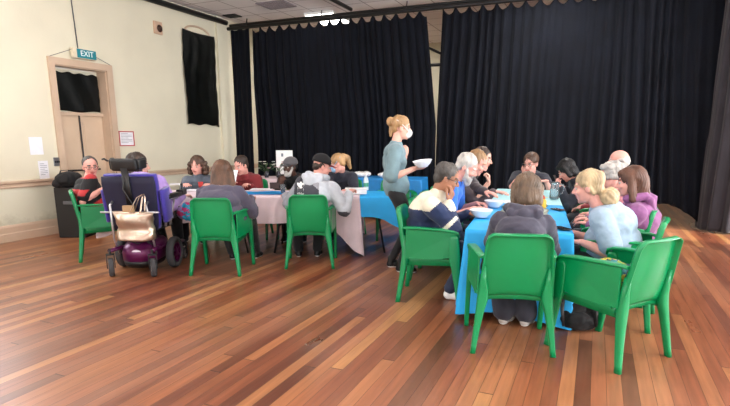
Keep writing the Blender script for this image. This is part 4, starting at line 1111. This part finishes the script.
L3 = person('person with bushy brown hair in a grey top facing the camera', (LT(-2.42, 7.66).x, LT(-2.42, 7.66).y), 205, at(197, 166.5, 6.02), 196, 8, 1.15, S_pink, ('curly', H_brown),
    dict(name='cardigan', mats=[F_grey], loose=1.5), dict(mat=J_char), hands={'r': (at(186, 184, 5.72), dict(curl=30)), 'l': (at(208, 184, 5.9), dict(curl=30))}, seed=43)
L4 = person('person with long auburn hair in a violet grey top, back to the camera', (-3.74, 4.66), 21, at(222, 173.5, 4.72), 40, 8, 1.42, S_pink, ('long', H_long),
    dict(name='jumper', mats=[F_violetgrey], loose=1.5, wr=.010), dict(mat=J_black), hands={'r': ('l', .22, .40, .765), 'l': ('l', -.12, .42, .765)}, feet={'r': ('l', .22, .48, 0), 'l': ('l', -.05, .42, 0)}, seed=44, shw=.95)
L5 = person('person with short dark hair in a dark red zip top reading a white sheet', (LT(-1.72, 7.70).x, LT(-1.72, 7.70).y), 203, at(241, 166, 6.22), 170, 22, 1.08, S_pink, ('short', H_dbrown),
    dict(name='zip_top', mats=[F_darkred], collar=True, loose=1.4), dict(mat=J_char), hands={'r': (at(232, 181, 6.0), dict(curl=40)), 'l': (at(247, 184, 6.15), dict(curl=40))}, seed=45)
L6 = person('person in a grey cap with a short white beard and a dark jacket', (LT(-.98, 7.76).x, LT(-.98, 7.76).y), 200, at(290, 167.5, 6.50), 165, 4, .95, S_dark, ('undercap', H_black),
    dict(name='jacket', mats=[F_black], collar=True, loose=1.4), dict(mat=J_char), hands={'r': (at(282, 180, 6.25), dict(curl=40, wdir=(.2, -.1, 1), wn=(0, 1, 0))), 'l': (at(290, 190, 6.2), dict(curl=30))}, extras=[('cap', fabric('grey cap', '#4f4d50')), ('beard', H_white, 'short')], seed=46, lips=False)
def top_L7(C, J):
    idx = np.zeros(len(C), int); N = J['NB']
    # pale hood, right shoulder and right sleeve; mid grey band over the left shoulder; dark lower back
    diag = (C[:, 2] - (N.z + .05)) + .8 * C[:, 0]
    idx[diag > 0] = 1; idx[(diag > .075)] = 2
    idx[(C[:, 0] < -.14)] = 1
    a = np.array(J['SH'][1]); b_ = np.array(J['EL'][1])
    idx[(C[:, 0] > .155) & (C[:, 2] > .62)] = 2
    return idx
L7 = person('person in a black cap and a dark and pale grey hoodie, back to camera', (-3.02, 5.26), 25, at(322, 167, 5.46), -50, 16, 1.08, S_pink, ('undercap', H_dbrown),
    dict(name='hoodie', mats=[fabric('anthracite', '#3a3a42'), F_mid, F_palegrey], fn=top_L7, hood=True, loose=1.8, wr=.009), dict(mat=J_black),
    hands={'r': (at(352, 190, 5.62), dict(curl=40)), 'l': ('l', -.30, .36, .765)}, feet={'r': (-3.07, 5.58, 0), 'l': ('l', -.14, .3, 0)}, extras=[('cap', fabric('black cap', '#0b0b0f', .03), fabric('red brim', '#8e1f2b'))], seed=47)
L8 = person('seated person with blonde hair, a light blue face mask and a dark jacket', (LT(-.30, 7.70).x, LT(-.30, 7.70).y), 195, at(337.5, 164, 6.72), 120, 22, 1.0, S_pink, ('ponytail', H_blond),
    dict(name='jacket', mats=[F_navytee], collar=True, loose=1.5), dict(mat=J_char), hands={'r': (at(333, 189, 6.35), dict(curl=35)), 'l': (at(345, 190, 6.45), dict(curl=30))}, extras=[('mask', mat('pale blue mask', '#8fb7d6', .7))], seed=48)
# occupant of the power wheelchair
WH = -22
L2 = person('person in a lilac top sitting in the purple power wheelchair', (-4.56, 4.42), 22, at(139, 166, 4.52), -45, 6, 1.45, S_fair, ('curly', H_dbrown),
    dict(name='jumper', mats=[F_lilac], loose=1.5), dict(mat=J_black), hands={'r': ('l', .30, .34, .78), 'l': ('l', -.2, .36, .80)}, feet={'r': ('l', .1, .50, .10), 'l': ('l', -.1, .50, .10)}, seed=42, hz=.66)

# ------------------------------------------------------------------ power wheelchair
WX = LT(0, 0) ; WO = Vector((-4.55, 4.30, 0)); WR_ = R(22)
wc = empty('power_wheelchair', WO, WR_, 'purple and magenta power wheelchair with a headrest and a gold bag on its back', 'wheelchair')
M_mag = mat('magenta metallic', '#560f44', .28, .35, var=.06); M_tyre = mat('grey tyre', '#3c3b3d', .85, bump=.4, bscale=70); M_purple = mat('purple upholstery', '#34258c', .7, var=.08, sheen=.3); M_navyb = mat('navy back shell', '#0e0c2c', .7, var=.1)
M_rim = mat('silver rim', '#b9b9bd', .3, .8)
def wheel(parent, name, x, y, r, wdt, hubm, spokes=5, steer=0):
    M = Matrix.Translation((x, y, r)) @ Matrix.Rotation(steer, 4, 'Z') @ Matrix.Rotation(R(90), 4, 'Y')
    bm = bmesh.new(); prof = [(r * .66, -wdt * .42), (r * .86, -wdt * .5), (r * .97, -wdt * .36), (r, -wdt * .12), (r, wdt * .12), (r * .97, wdt * .36), (r * .86, wdt * .5), (r * .66, wdt * .42), (r * .66, -wdt * .42)]
    lathe(bm, prof, 36, M=M); t = obj(name, bm, M_tyre, parent, True)
    bm = bmesh.new(); lathe(bm, [(0, -wdt * .3), (r * .22, -wdt * .34), (r * .24, wdt * .34), (0, wdt * .4)], 20, M=M)
    lathe(bm, [(r * .58, -wdt * .3), (r * .68, -wdt * .36), (r * .68, wdt * .36), (r * .58, wdt * .3), (r * .58, -wdt * .3)], 28, M=M)
    for k in range(spokes):
        a = 2 * math.pi * k / spokes; q = M @ Matrix.Rotation(a, 4, 'Z')
        box(bm, r * .15, -r * .07, -wdt * .25, r * .62, r * .07, wdt * .28, q)
    obj('hub', bm, hubm, t)
    return t
wheel(wc, 'drive_wheel', .285, .08, .175, .085, M_mag, 6); wheel(wc, 'drive_wheel', -.285, .08, .175, .085, M_mag, 6)
for x, y, st in ((-.225, -.37, .5), (.225, -.37, .5), (-.23, .50, 0), (.23, .50, 0)):
    r_ = .10 if y < 0 else .075
    wheel(wc, 'caster_wheel', x, y, r_, .055, M_rim, 5, st)
    bm = bmesh.new(); Mq = Matrix.Translation((x, y, 0)) @ Matrix.Rotation(st, 4, 'Z')
    for s in (-1, 1): box(bm, s * .037 - .005, -.02, r_ - .01, s * .037 + .005, .02, r_ * 2 + .03, Mq)
    box(bm, -.042, -.022, r_ * 2 + .03, .042, .022, r_ * 2 + .045, Mq)
    tube(bm, [Mq @ Vector((0, 0, r_ * 2 + .04)), Mq @ Vector((0, 0, r_ * 2 + .10))], .014, 8)
    obj('caster_fork', bm, M_dark, wc)
    bm = bmesh.new(); q0 = Vector((x, y, r_ * 2 + .075)); tube(bm, [q0, q0.lerp(Vector((x * .75, 0, .26)), .5) + Vector((0, 0, .01)), Vector((x * .7, 0, .24))], .028, 8, flat=.8); obj('caster_arm', bm, M_mag, wc, True)
# base shroud
bm = bmesh.new(); secs = [rrect((0, .0 + o, z), hx, hy, .35) for z, hx, hy, o in ((.10, .15, .24, .0), (.14, .18, .29, 0), (.24, .185, .30, 0), (.30, .17, .27, .01), (.34, .14, .22, .02))]; loft(bm, secs); obj('base_shroud', bm, M_mag, wc, True)
bm = bmesh.new(); loft(bm, [rrect((0, -.02, z), hx, hy, .3) for z, hx, hy in ((.06, .14, .22), (.10, .165, .26), (.14, .165, .265))]); obj('battery_box', bm, M_black, wc, True)
bm = bmesh.new(); lathe(bm, [(0, 0), (.048, 0), (.048, .006), (0, .008)], 24, M=Matrix.Translation((.02, -.288, .25)) @ Matrix.Rotation(R(90), 4, 'X') @ Matrix.Diagonal((1, .42, 1, 1)))
obj('oval_badge', bm, mat('pale badge', '#cfc9d4', .4), wc)
# seat post, seat, back
bm = bmesh.new(); loft(bm, [rrect((0, .02, z), .06, .08, .3) for z in (.33, .50)]); box(bm, -.22, -.18, .46, .22, .26, .49); obj('seat_frame', bm, M_dark, wc)
bm = bmesh.new(); loft(bm, [rrect((0, .03, z), hx, hy, .5) for z, hx, hy in ((.49, .23, .24), (.50, .25, .26), (.56, .25, .26), (.575, .22, .23))]); obj('seat_cushion', bm, M_black, wc, True)
BK = Matrix.Translation((.0, -.17, .50)) @ Matrix.Rotation(R(10), 4, 'X')
def backpiece(name, w0, w1, h0, h1, y0, y1, m, r=.4):
    bm = bmesh.new()
    n = 8; secs = []
    for i in range(n + 1):
        t = i / n; hw = w0 + (w1 - w0) * t; c = 1 - (abs(2 * t - 1)) ** 6 * .06
        secs.append([BK @ p for p in rrect((0, (y0 + y1) / 2, h0 + (h1 - h0) * t), hw * c, (y1 - y0) / 2, r)])
    loft(bm, secs); bmesh.ops.recalc_face_normals(bm, faces=bm.faces); return obj(name, bm, m, wc, True)
backpiece('back_shell', .25, .29, -.02, .56, -.05, -.005, M_navyb)
backpiece('back_cushion', .255, .295, -.02, .57, -.004, .085, M_purple)
for s in (-1, 1):
    bm = bmesh.new(); loft(bm, [[BK @ p for p in rrect((s * .31, .10, z), .028, .10, .5)] for z in (.05, .08, .36, .40)]); obj('side_bolster', bm, M_purple, wc, True)
bm = bmesh.new()
for s in (-1, 1): tube(bm, [BK @ Vector((s * .19, -.06, .30)), BK @ Vector((s * .19, -.12, .28)), BK @ Vector((s * .21, -.13, -.1)), BK @ Vector((s * .20, -.08, -.28))], .012, 8)
tube(bm, [BK @ Vector((-.31, -.11, .20)), BK @ Vector((.31, -.11, .20))], .010, 8)
obj('push_bar', bm, M_rim, wc, True)
bm = bmesh.new(); loft(bm, [[BK @ p for p in rrect((0, -.065, z), .035, .015, .3)] for z in (.20, .66)]); tube(bm, [BK @ Vector((0, -.065, .60)), BK @ Vector((-.03, -.11, .45)), BK @ Vector((.03, -.10, .30)), BK @ Vector((.10, -.09, .12))], .008, 6); obj('headrest_post', bm, M_black, wc, True)
hd_ = obj('headrest', bbox_bm((.27, .06, .13), .028, (0, 0, 0), 3, M=BK @ Matrix.Translation((0, -.045, .69))), M_black, wc, True)
for s in (-1, 1): obj('headrest_wing', bbox_bm((.05, .12, .11), .022, (0, 0, 0), 3, M=BK @ Matrix.Translation((s * .15, .01, .69)) @ Matrix.Rotation(R(-18 * s), 4, 'Z')), M_black, wc, True)
bm = bmesh.new(); tube(bm, [BK @ Vector((-.16, -.05, .73)), BK @ Vector((-.20, -.04, .75)), BK @ Vector((-.23, -.02, .74))], .010, 6); obj('switch_arm', bm, M_black, wc, True)
for s in (-1, 1):
    bm = bmesh.new(); loft(bm, [rrect((s * .315, .10, z), hx, .20, .5) for z, hx in ((.795, .03), (.805, .04), (.83, .04), (.84, .03))]); ar = obj('armrest', bm, M_black, wc, True)
    bm = bmesh.new(); tube(bm, [(s * .315, -.17, .86), (s * .315, -.1, .79), (s * .315, .22, .785)], .014, 8); tube(bm, [(s * .315, -.08, .79), (s * .29, -.12, .5)], .014, 8); tube(bm, [(s * .315, .12, .79), (s * .29, .0, .5)], .012, 8); obj('armrest_frame', bm, M_rim, ar, True)
bm = bmesh.new(); box(bm, .28, .26, .80, .36, .40, .86); bevel(bm, .012); jb = obj('joystick_box', bm, M_black, wc); bm = bmesh.new(); tube(bm, [(.32, .34, .86), (.32, .345, .90)], .006, 8); bmesh.ops.create_uvsphere(bm, u_segments=12, v_segments=8, radius=.016, matrix=Matrix.Translation((.32, .345, .915))); obj('joystick', bm, M_black, jb, True)
bm = bmesh.new(); box(bm, -.18, .42, .075, .18, .64, .09); bevel(bm, .008); tube(bm, [(0, .45, .09), (0, .30, .45)], .02, 8); obj('footrest', bm, M_dark, wc)
bm = bmesh.new(); tube(bm, [(.10, -.24, .42), (.16, -.30, .36), (.2, -.22, .30), (.14, -.1, .36)], .010, 8); tube(bm, [(-.12, -.22, .44), (-.05, -.31, .38), (.05, -.3, .34), (.1, -.18, .36)], .008, 8); obj('cable', bm, M_black, wc, True)
# gold tote bag hung from the push bar
bgo = WO + Matrix.Rotation(WR_, 3, 'Z') @ Vector((.09, -.40, .405))
tb_ = empty('tote_bag', bgo, WR_ + R(-4), 'shiny gold tote bag hanging on the back of the wheelchair', 'bag')
M_gold = mat('gold foil fabric', '#b5a08f', .28, .8, var=.12, scale=7, bump=.9, bscale=9)
bm = bmesh.new(); secs = []
for i in range(15):
    t = i / 14; z = t * .29; hw = .185 + .025 * t + .012 * math.sin(t * 7); hy = .085 - .045 * t + .012 * math.sin(t * 9 + 1)
    lp = rrect((0, .0 + .012 * math.sin(t * 5), z), hw, hy, .45); secs.append([p + Vector((.006 * math.sin(p.z * 60 + k), .010 * math.sin(p.x * 45 + z * 30), .008 * math.sin(p.x * 20) * t)) for k, p in enumerate(lp)])
loft(bm, secs, cap=False); bm.faces.new([bm.verts[i] for i in range(0)] or [v for v in list(bm.verts)[:12]][::-1])
bmesh.ops.recalc_face_normals(bm, faces=bm.faces); bmesh.ops.solidify(bm, geom=bm.faces[:], thickness=.004)
obj('bag_body', bm, M_gold, tb_, True)
for s in (-1, 1):
    bm = bmesh.new(); y = s * .045; tube(bm, [(-.03, y, .24), (-.02, y, .30), (.05, y * .6 + .01, .44), (.095, y * .3 + .03, .47), (.11, y * .6 + .01, .44), (.09, y, .30), (.09, y, .24)], .009, 8, flat=.5); obj('handle', bm, M_gold, tb_, True)
bm = bmesh.new(); loft(bm, [rrect((-.06, 0, z), .055, .022, .1) for z in (.06, .20, .355)]); obj('paper_bag', bm, mat('brown paper', '#b08e68', .8), None, False, bgo, (0, 0, WR_ - R(4))); tag(bpy.data.objects['paper_bag'], 'brown paper bag sticking out of the gold tote bag', 'bag')
# bright bag on the lap
lp_ = bgo
bm = bmesh.new(); ell(bm, (0, 0, .10), (.13, .09, .11)); ell(bm, (.10, .04, .09), (.09, .08, .09)); ell(bm, (-.08, .02, .09), (.08, .08, .08)); mm = fuse(bm, .01, 3, 'cloth_bag'); wrinkle(mm, .012, 6, 3)
c_ = WO + Matrix.Rotation(WR_, 3, 'Z') @ Vector((.40, .33, .50))
M_cy = mat('cyan print', '#2aa9cf', .7, var=.4, scale=22); M_pk = mat('hot pink print', '#d2407f', .7, var=.2); o = link('cloth_bag', mm, [M_cy, M_pk, F_lilac], None, c_, (0, 0, WR_)); Cc = centers_np(mm); nz_ = wob(Cc, 7, 4); paint(mm, np.where(nz_ > .35, 1, np.where(Cc[:, 0] < -.07, 2, 0)))
tag(o, 'bright cyan and pink cloth bag hanging beside the wheelchair armrest', 'bag')

# ------------------------------------------------------------------ black speaker, bag on it
sk_ = empty('floor_speaker', (-7.10, 5.48, 0), R(-66.5), 'tall black floor speaker against the left wall', 'speaker')
bm = bmesh.new(); box(bm, -.24, -.20, .0, .24, .20, .74); bevel(bm, .012); obj('cabinet', bm, M_black, sk_)
obj('grille', bbox_bm((.42, .02, .66), .006, (0, -.208, .37)), mat('speaker grille', '#0b0b0c', .9, bump=.3, bscale=200), sk_)
for s in (-1, 1):
    obj('handle', bbox_bm((.015, .16, .05), .005, (s * .245, 0, .52)), M_greyplastic, sk_)
obj('badge', bbox_bm((.05, .004, .03), 0, (.15, -.22, .64)), M_white, sk_)
bm = bmesh.new(); ell(bm, (0, 0, .11), (.25, .16, .11)); capsule(bm, (-.2, -.08, .06), (.2, -.08, .06), .06); ell(bm, (.1, .05, .12), (.14, .10, .10)); mm = fuse(bm, .012, 3, 'holdall'); wrinkle(mm, .010, 5, 8)
V = verts_np(mm); V[:, 2] = np.maximum(V[:, 2], 0); set_np(mm, V)
hb_ = link('holdall', mm, F_black, None, (-7.10, 5.38, .742), (0, 0, R(-66.5))); tag(hb_, 'black holdall with a red mark lying on top of the speaker', 'bag')
obj('red_mark', bbox_bm((.13, .006, .035), .001, (-.05, -.163, .10)), mat('red print', '#a52a33', .6), hb_)
bm = bmesh.new(); tube(bm, [(-.22, -.02, .16), (-.12, -.06, .235), (.1, -.05, .24), (.22, -.02, .16)], .011, 8, flat=.5); obj('strap', bm, M_dark, hb_, True)

# ------------------------------------------------------------------ table things
def bowl(p, label, parent=None, r=.085, m=None, name='bowl'):
    bm = bmesh.new(); lathe(bm, [(0, .004), (r * .45, .004), (r * .5, 0), (r * .52, .006), (r * .80, .030), (r * .97, .062), (r, .068), (r * .955, .066), (r * .76, .034), (r * .45, .014), (0, .012)], 32)
    o = obj(name, bm, m or M_bowl, None, True, p); return tag(o, label, 'bowl')
bowl(onz(481, 217, .745), 'white bowl on the blue table in front of the person in the navy jacket', r=.105)
bowl(onz(494, 207, .745), 'white bowl on the blue table in front of the bearded person', r=.105)
bw = bowl(at(423, 167, 5.17), 'white bowl held out by the standing person', r=.10)
bw.rotation_euler = (R(6), R(-6), 0)
def tumbler(p, label, r=.035, h=.11, name='plastic_cup', m=None):
    bm = bmesh.new(); lathe(bm, [(0, 0), (r * .8, 0), (r, h), (r * .94, h), (r * .75, .006), (0, .006)], 24); o = obj(name, bm, m or M_clear, None, True, p); return tag(o, label, 'cup')
M_clear = mat('clear plastic', '#dfeaf0', .08, var=0, trans=.9)
# clear jug on right table
j = empty('water_jug', onz(554, 199, .74), 0, 'clear plastic water jug near the right edge of the right table', 'jug')
bm = bmesh.new(); lathe(bm, [(0, .002), (.050, .002), (.055, .02), (.052, .12), (.045, .17), (.050, .20), (.046, .20), (.041, .17), (.048, .12), (.05, .02), (0, .008)], 28); obj('vessel', bm, M_clear, j, True)
bm = bmesh.new(); tube(bm, [(.046, 0, .18), (.09, 0, .17), (.10, 0, .12), (.085, 0, .07), (.053, 0, .06)], .007, 8); obj('handle', bm, M_clear, j, True)
yc = empty('squeeze_bottle', onz(543, 208, .74), 0, 'small yellow bottle beside the bobbed hair of the person in slate', 'bottle')
bm = bmesh.new(); lathe(bm, [(0, 0), (.028, 0), (.030, .02), (.030, .075), (.016, .09), (.014, .095), (0, .095)], 20); obj('bottle_body', bm, mat('yellow plastic', '#d9b53a', .4), yc, True)
bm = bmesh.new(); lathe(bm, [(.014, .095), (.016, .096), (.012, .11), (.004, .13), (0, .13)], 16); obj('cap', bm, mat('red plastic', '#b43a2e', .4), yc, True)
for px_, py_, lab in ((558, 210, 'black phone lying askew on the right edge of the blue table'), (562, 229, 'dark phone lying nearer on the right edge of the blue table')):
    q = onz(px_, py_, .74); q.x = min(q.x, -.18); ph_ = empty('phone', q, R(-50), lab, 'phone')
    obj('phone_body', bbox_bm((.15, .075, .010), .004, (0, 0, .006)), M_black, ph_); obj('screen', bbox_bm((.138, .068, .001), 0, (0, 0, .0116)), mat('dark glass', '#20242c', .1), ph_)
def paper(p, ang, w_, h_, label, name='paper_sheet', m=None, rot=(0, 0)):
    o = obj(name, bbox_bm((w_, h_, .0015), 0), m or M_paper, None, False, p, (rot[0], rot[1], ang)); return tag(o, label, 'paper')
paper(RT(.55, .10, .7365), RA + .4, .21, .29, 'white sheet of paper lying on the near end of the blue table')
paper(RT(2.0, -.12, .7375), RA + .2, .21, .29, 'white sheet of paper on the aqua cloth in the middle of the right row')
paper(RT(2.55, .15, .7375), RA - .3, .2, .2, 'pale yellow napkin on the aqua cloth', 'napkin', mat('yellow napkin', '#e6dfa6', .8))
tumbler(RT(2.3, .05, .7365), 'clear plastic cup on the aqua cloth')
# phone held by R6
q = at(556.5, 180.5, 6.93); ph_ = empty('phone', q, R(70), 'phone held up by the person in the dark hooded coat', 'phone'); ph_.rotation_euler = (R(60), 0, R(75))
obj('phone_body', bbox_bm((.075, .15, .010), .004), M_black, ph_); obj('screen', bbox_bm((.068, .138, .001), 0, (0, 0, .0056)), mat('dark glass', '#20242c', .1), ph_)
# left row
zt = .743
paper(onz(180, 184, .752), TA + .3, .30, .42, 'large white sheet on the left end of the pink cloth')
paper(onz(196, 190, .752), TA - .2, .30, .21, 'white sheet nearer the wheelchair on the pink cloth')
paper(at(229, 180, 5.93), R(10), .21, .30, 'white sheet held up by the person in the dark red top', rot=(R(60), 0))
tumbler(onz(201, 188, .752), 'red paper cup by the hands of the person in the grey top', .036, .085, 'paper_cup', mat('red paper', '#c23b3a', .6))
tumbler(onz(283, 193, .752), 'clear plastic cup before the person in the grey cap')
paper(onz(262, 189, .752), TA, .30, .21, 'white sheet on the pink cloth near the blue runner')
bx = empty('dark_box', onz(276, 189, .745), TA + .1, 'small dark box on the pink cloth beside the runner', 'box')
obj('box_body', bbox_bm((.16, .09, .07), .006, (0, 0, .037)), mat('dark brown card', '#3a2c2c', .7), bx); obj('lid', bbox_bm((.166, .096, .02), .004, (0, 0, .078)), mat('dark brown card', '#3a2c2c', .7), bx)
ct = empty('takeaway_box', onz(356, 194, .745), TA + .1, 'white takeaway box at the right end of the pink cloth', 'box')
obj('box_body', bbox_bm((.26, .16, .055), .01, (0, 0, .03)), M_white, ct); obj('lid', bbox_bm((.27, .17, .018), .008, (0, 0, .066)), M_white, ct)
wbp = onz(366, 190, .745); wb = empty('water_bottle', (wbp.x, wbp.y, .742), 0, 'clear water bottle with a white top standing behind the takeaway box', 'bottle')
bm = bmesh.new(); lathe(bm, [(0, 0), (.034, 0), (.036, .01), (.036, .13), (.030, .16), (.015, .185), (.014, .20), (0, .20)], 24); obj('bottle_body', bm, mat('pale bottle', '#cfdcdf', .2), wb, True)
bm = bmesh.new(); lathe(bm, [(.017, .198), (.019, .20), (.019, .225), (0, .226)], 16); obj('cap', bm, M_white, wb, True)
bm = bmesh.new(); lathe(bm, [(.0365, .05), (.037, .052), (.037, .10), (.0365, .102)], 24); obj('bottle_label', bm, mat('green label', '#3f8f72', .5), wb, True)
# back tables: napkins, board, flowers
q = pq + Vector((-.02, .22, 0))
for k, (dx, dy, lab) in enumerate(((-.35, 0, 'crumpled white bag of bread on the blue table by the curtain'), (.12, .05, 'flat white parcel on the blue table by the curtain'))):
    bm = bmesh.new(); ell(bm, (0, 0, .045), (.17, .10, .05)); ell(bm, (.08, .02, .05), (.10, .09, .05)); mm = fuse(bm, .012, 2, 'bread_bag'); wrinkle(mm, .014, 8, 60 + k); V = verts_np(mm); V[:, 2] = np.maximum(V[:, 2], 0); set_np(mm, V)
    tag(link('bread_bag', mm, M_white, None, (q.x + dx, q.y + dy, .738), (0, 0, k)), lab, 'bag')
bp_ = onz(284, 176, .74); bd = empty('tabletop_board', (bp_.x - .12, bp_.y + .22, .738), R(28), 'small white display board standing on the pink table by the curtain', 'board')
obj('panel', bbox_bm((.32, .012, .46), .004, (0, 0, .25), M=Matrix.Rotation(R(-6), 4, 'X')), M_white, bd)
bm = bmesh.new(); tube(bm, [(-.10, .10, .008), (0, .055, .40), (.10, .10, .008)], .008, 6); obj('easel_stand', bm, M_dark, bd, True)
bm = bmesh.new(); box(bm, -.06, -.0075, .36, -.02, -.0065, .42); bmesh.ops.transform(bm, matrix=Matrix.Rotation(R(-6), 4, 'X'), verts=bm.verts); obj('printed_mark', bm, mat('grey print', '#6a707a', .7), bd)
def flowers(px_, py_, label, seed, cols):
    p0 = onz(px_, py_, .74); v = empty('flower_vase', (p0.x, p0.y + .15, .738), 0, label, 'flowers')
    bm = bmesh.new(); lathe(bm, [(0, 0), (.035, 0), (.045, .04), (.035, .09), (.028, .11), (.03, .12), (.026, .118), (.03, .09), (0, .02)], 20); obj('vase', bm, mat('dark vase', '#2a2a33', .2), v, True)
    rr = random.Random(seed)
    bs = bmesh.new()
    for k in range(16):
        a = rr.uniform(0, 6.28); e = rr.uniform(.05, .19); t = Vector((e * math.cos(a), e * math.sin(a), rr.uniform(.16, .30))); bm = bmesh.new()
        tube(bs, [(0, 0, .08), (t.x * .4, t.y * .4, t.z * .7), t], .003, 5)
        if k % 2:
            for q_ in range(6):
                aa = q_ * math.pi / 3; M = Matrix.Translation(t) @ Matrix.Rotation(aa, 4, 'Z') @ Matrix.Translation((.018, 0, .004)) @ Matrix.Diagonal((.018, .010, .006, 1)); bmesh.ops.create_icosphere(bm, subdivisions=2, radius=1, matrix=M)
            obj('flower_head', bm, cols[k % len(cols)], v, True)
        else:
            M = Matrix.Translation(t * .85) @ Matrix.Rotation(a, 4, 'Z') @ Matrix.Rotation(R(-30), 4, 'Y') @ Matrix.Diagonal((.05, .018, .004, 1)); bmesh.ops.create_icosphere(bm, subdivisions=2, radius=1, matrix=M); obj('leaf', bm, mat('leaf', '#3f5a35', .6), v, True)
    obj('stems', bs, mat('stem', '#3d5530', .6), v, True)
fw = mat('white petals', '#dcd8cf', .7); fy_ = mat('yellow petals', '#c9b04a', .7); fp = mat('pink petals', '#b98a92', .7)
flowers(262, 178, 'yellow and white flowers in a vase on the pink table by the curtain', 3, [fy_, fw]); flowers(274, 178, 'pale flowers in a vase between the yellow ones and the white board', 5, [fw, fp])

# ------------------------------------------------------------------ bags by the chairs
cB = Vector((.16, 3.80, 0)); RB = Matrix.Rotation(R(53), 3, 'Z')
q = cB + RB @ Vector((0, .0, .418))
bm = bmesh.new(); ell(bm, (0, 0, .085), (.15, .14, .085)); ell(bm, (-.07, -.03, .15), (.10, .10, .09)); ell(bm, (.05, -.05, .13), (.09, .08, .07)); mm = fuse(bm, .01, 2, 'patterned_bag'); wrinkle(mm, .013, 6, 77); V = verts_np(mm); V[:, 2] = np.maximum(V[:, 2], 0); set_np(mm, V)
o = link('patterned_bag', mm, [mat('navy print', '#20335c', .7), mat('lime print', '#8ea83a', .7), mat('yellow print', '#d8b84a', .7), mat('teal print', '#2d7f86', .7)], None, q, (0, 0, R(53))); Cc = centers_np(mm)
a_, b_ = wob(Cc, 9, 5), wob(Cc, 9, 6); paint(mm, np.where(a_ > .25, 1, np.where(b_ > .3, 2, np.where(a_ + b_ < -.5, 3, 0)))); tag(o, 'navy, lime and yellow patterned bag on the seat of the empty front right chair', 'bag')
bpk = onz(573, 330, 0); bp2 = empty('backpack', (bpk.x, bpk.y + .08, 0), R(20), 'black backpack slumped on the floor between the two front chairs', 'bag')
bm = bmesh.new(); ell(bm, (0, 0, .13), (.15, .10, .15)); ell(bm, (.02, -.02, .08), (.16, .12, .09)); mm = fuse(bm, .01, 3, 'bag_body'); wrinkle(mm, .014, 5, 9); V = verts_np(mm); V[:, 2] = np.maximum(V[:, 2], .001); set_np(mm, V); link('bag_body', mm, F_black, bp2)
bm = bmesh.new(); ell(bm, (0, -.10, .08), (.10, .05, .07)); mm = fuse(bm, .009, 2, 'front_pocket'); wrinkle(mm, .006, 7, 10); link('front_pocket', mm, F_black, bp2)
for s in (-1, 1):
    bm = bmesh.new(); tube(bm, [(s * .06, .05, .25), (s * .10, -.02, .29), (s * .13, -.10, .18), (s * .12, -.13, .05)], .014, 8, flat=.4); obj('strap', bm, M_dark, bp2, True)
# logos on the garments: trefoil with lettering on the hoodie back, white mark on the black sleeve
body, J, to = PEOPLE['person in a black cap and a dark and pale grey hoodie, back to camera']
cpt = J['sp'](.84)
Mx = Matrix.Translation((-.06, 0, cpt.z)) @ Matrix.Rotation(R(90), 4, 'X') @ Matrix.Scale(1.35, 4)
bm = bmesh.new()
for a in (-38, 0, 38):
    Mq = Matrix.Rotation(R(-a), 4, 'Z') @ Matrix.Translation((0, .024, 0)) @ Matrix.Diagonal((.013, .026, 1, 1)); bmesh.ops.create_circle(bm, cap_ends=True, segments=16, radius=1, matrix=Matrix.Translation((0, .0, .0004 * a)) @ Mq)
for k in range(3):
    vs = [bm.verts.new(p) for p in ((-.030, -.004 - k * .008, 0), (.030, -.004 - k * .008, 0), (.030, .0 - k * .008, 0), (-.030, .0 - k * .008, 0))]; bm.faces.new(vs)
decal(body, to, bm, Mx, Vector((0, 1, 0)), M_white, 'logo')
tb2 = text_bm('adidas', .036, 0); decal(body, to, tb2, Matrix.Translation((-.06, 0, cpt.z - .058)) @ Matrix.Rotation(R(90), 4, 'X'), Vector((0, 1, 0)), M_white, 'logo_text')
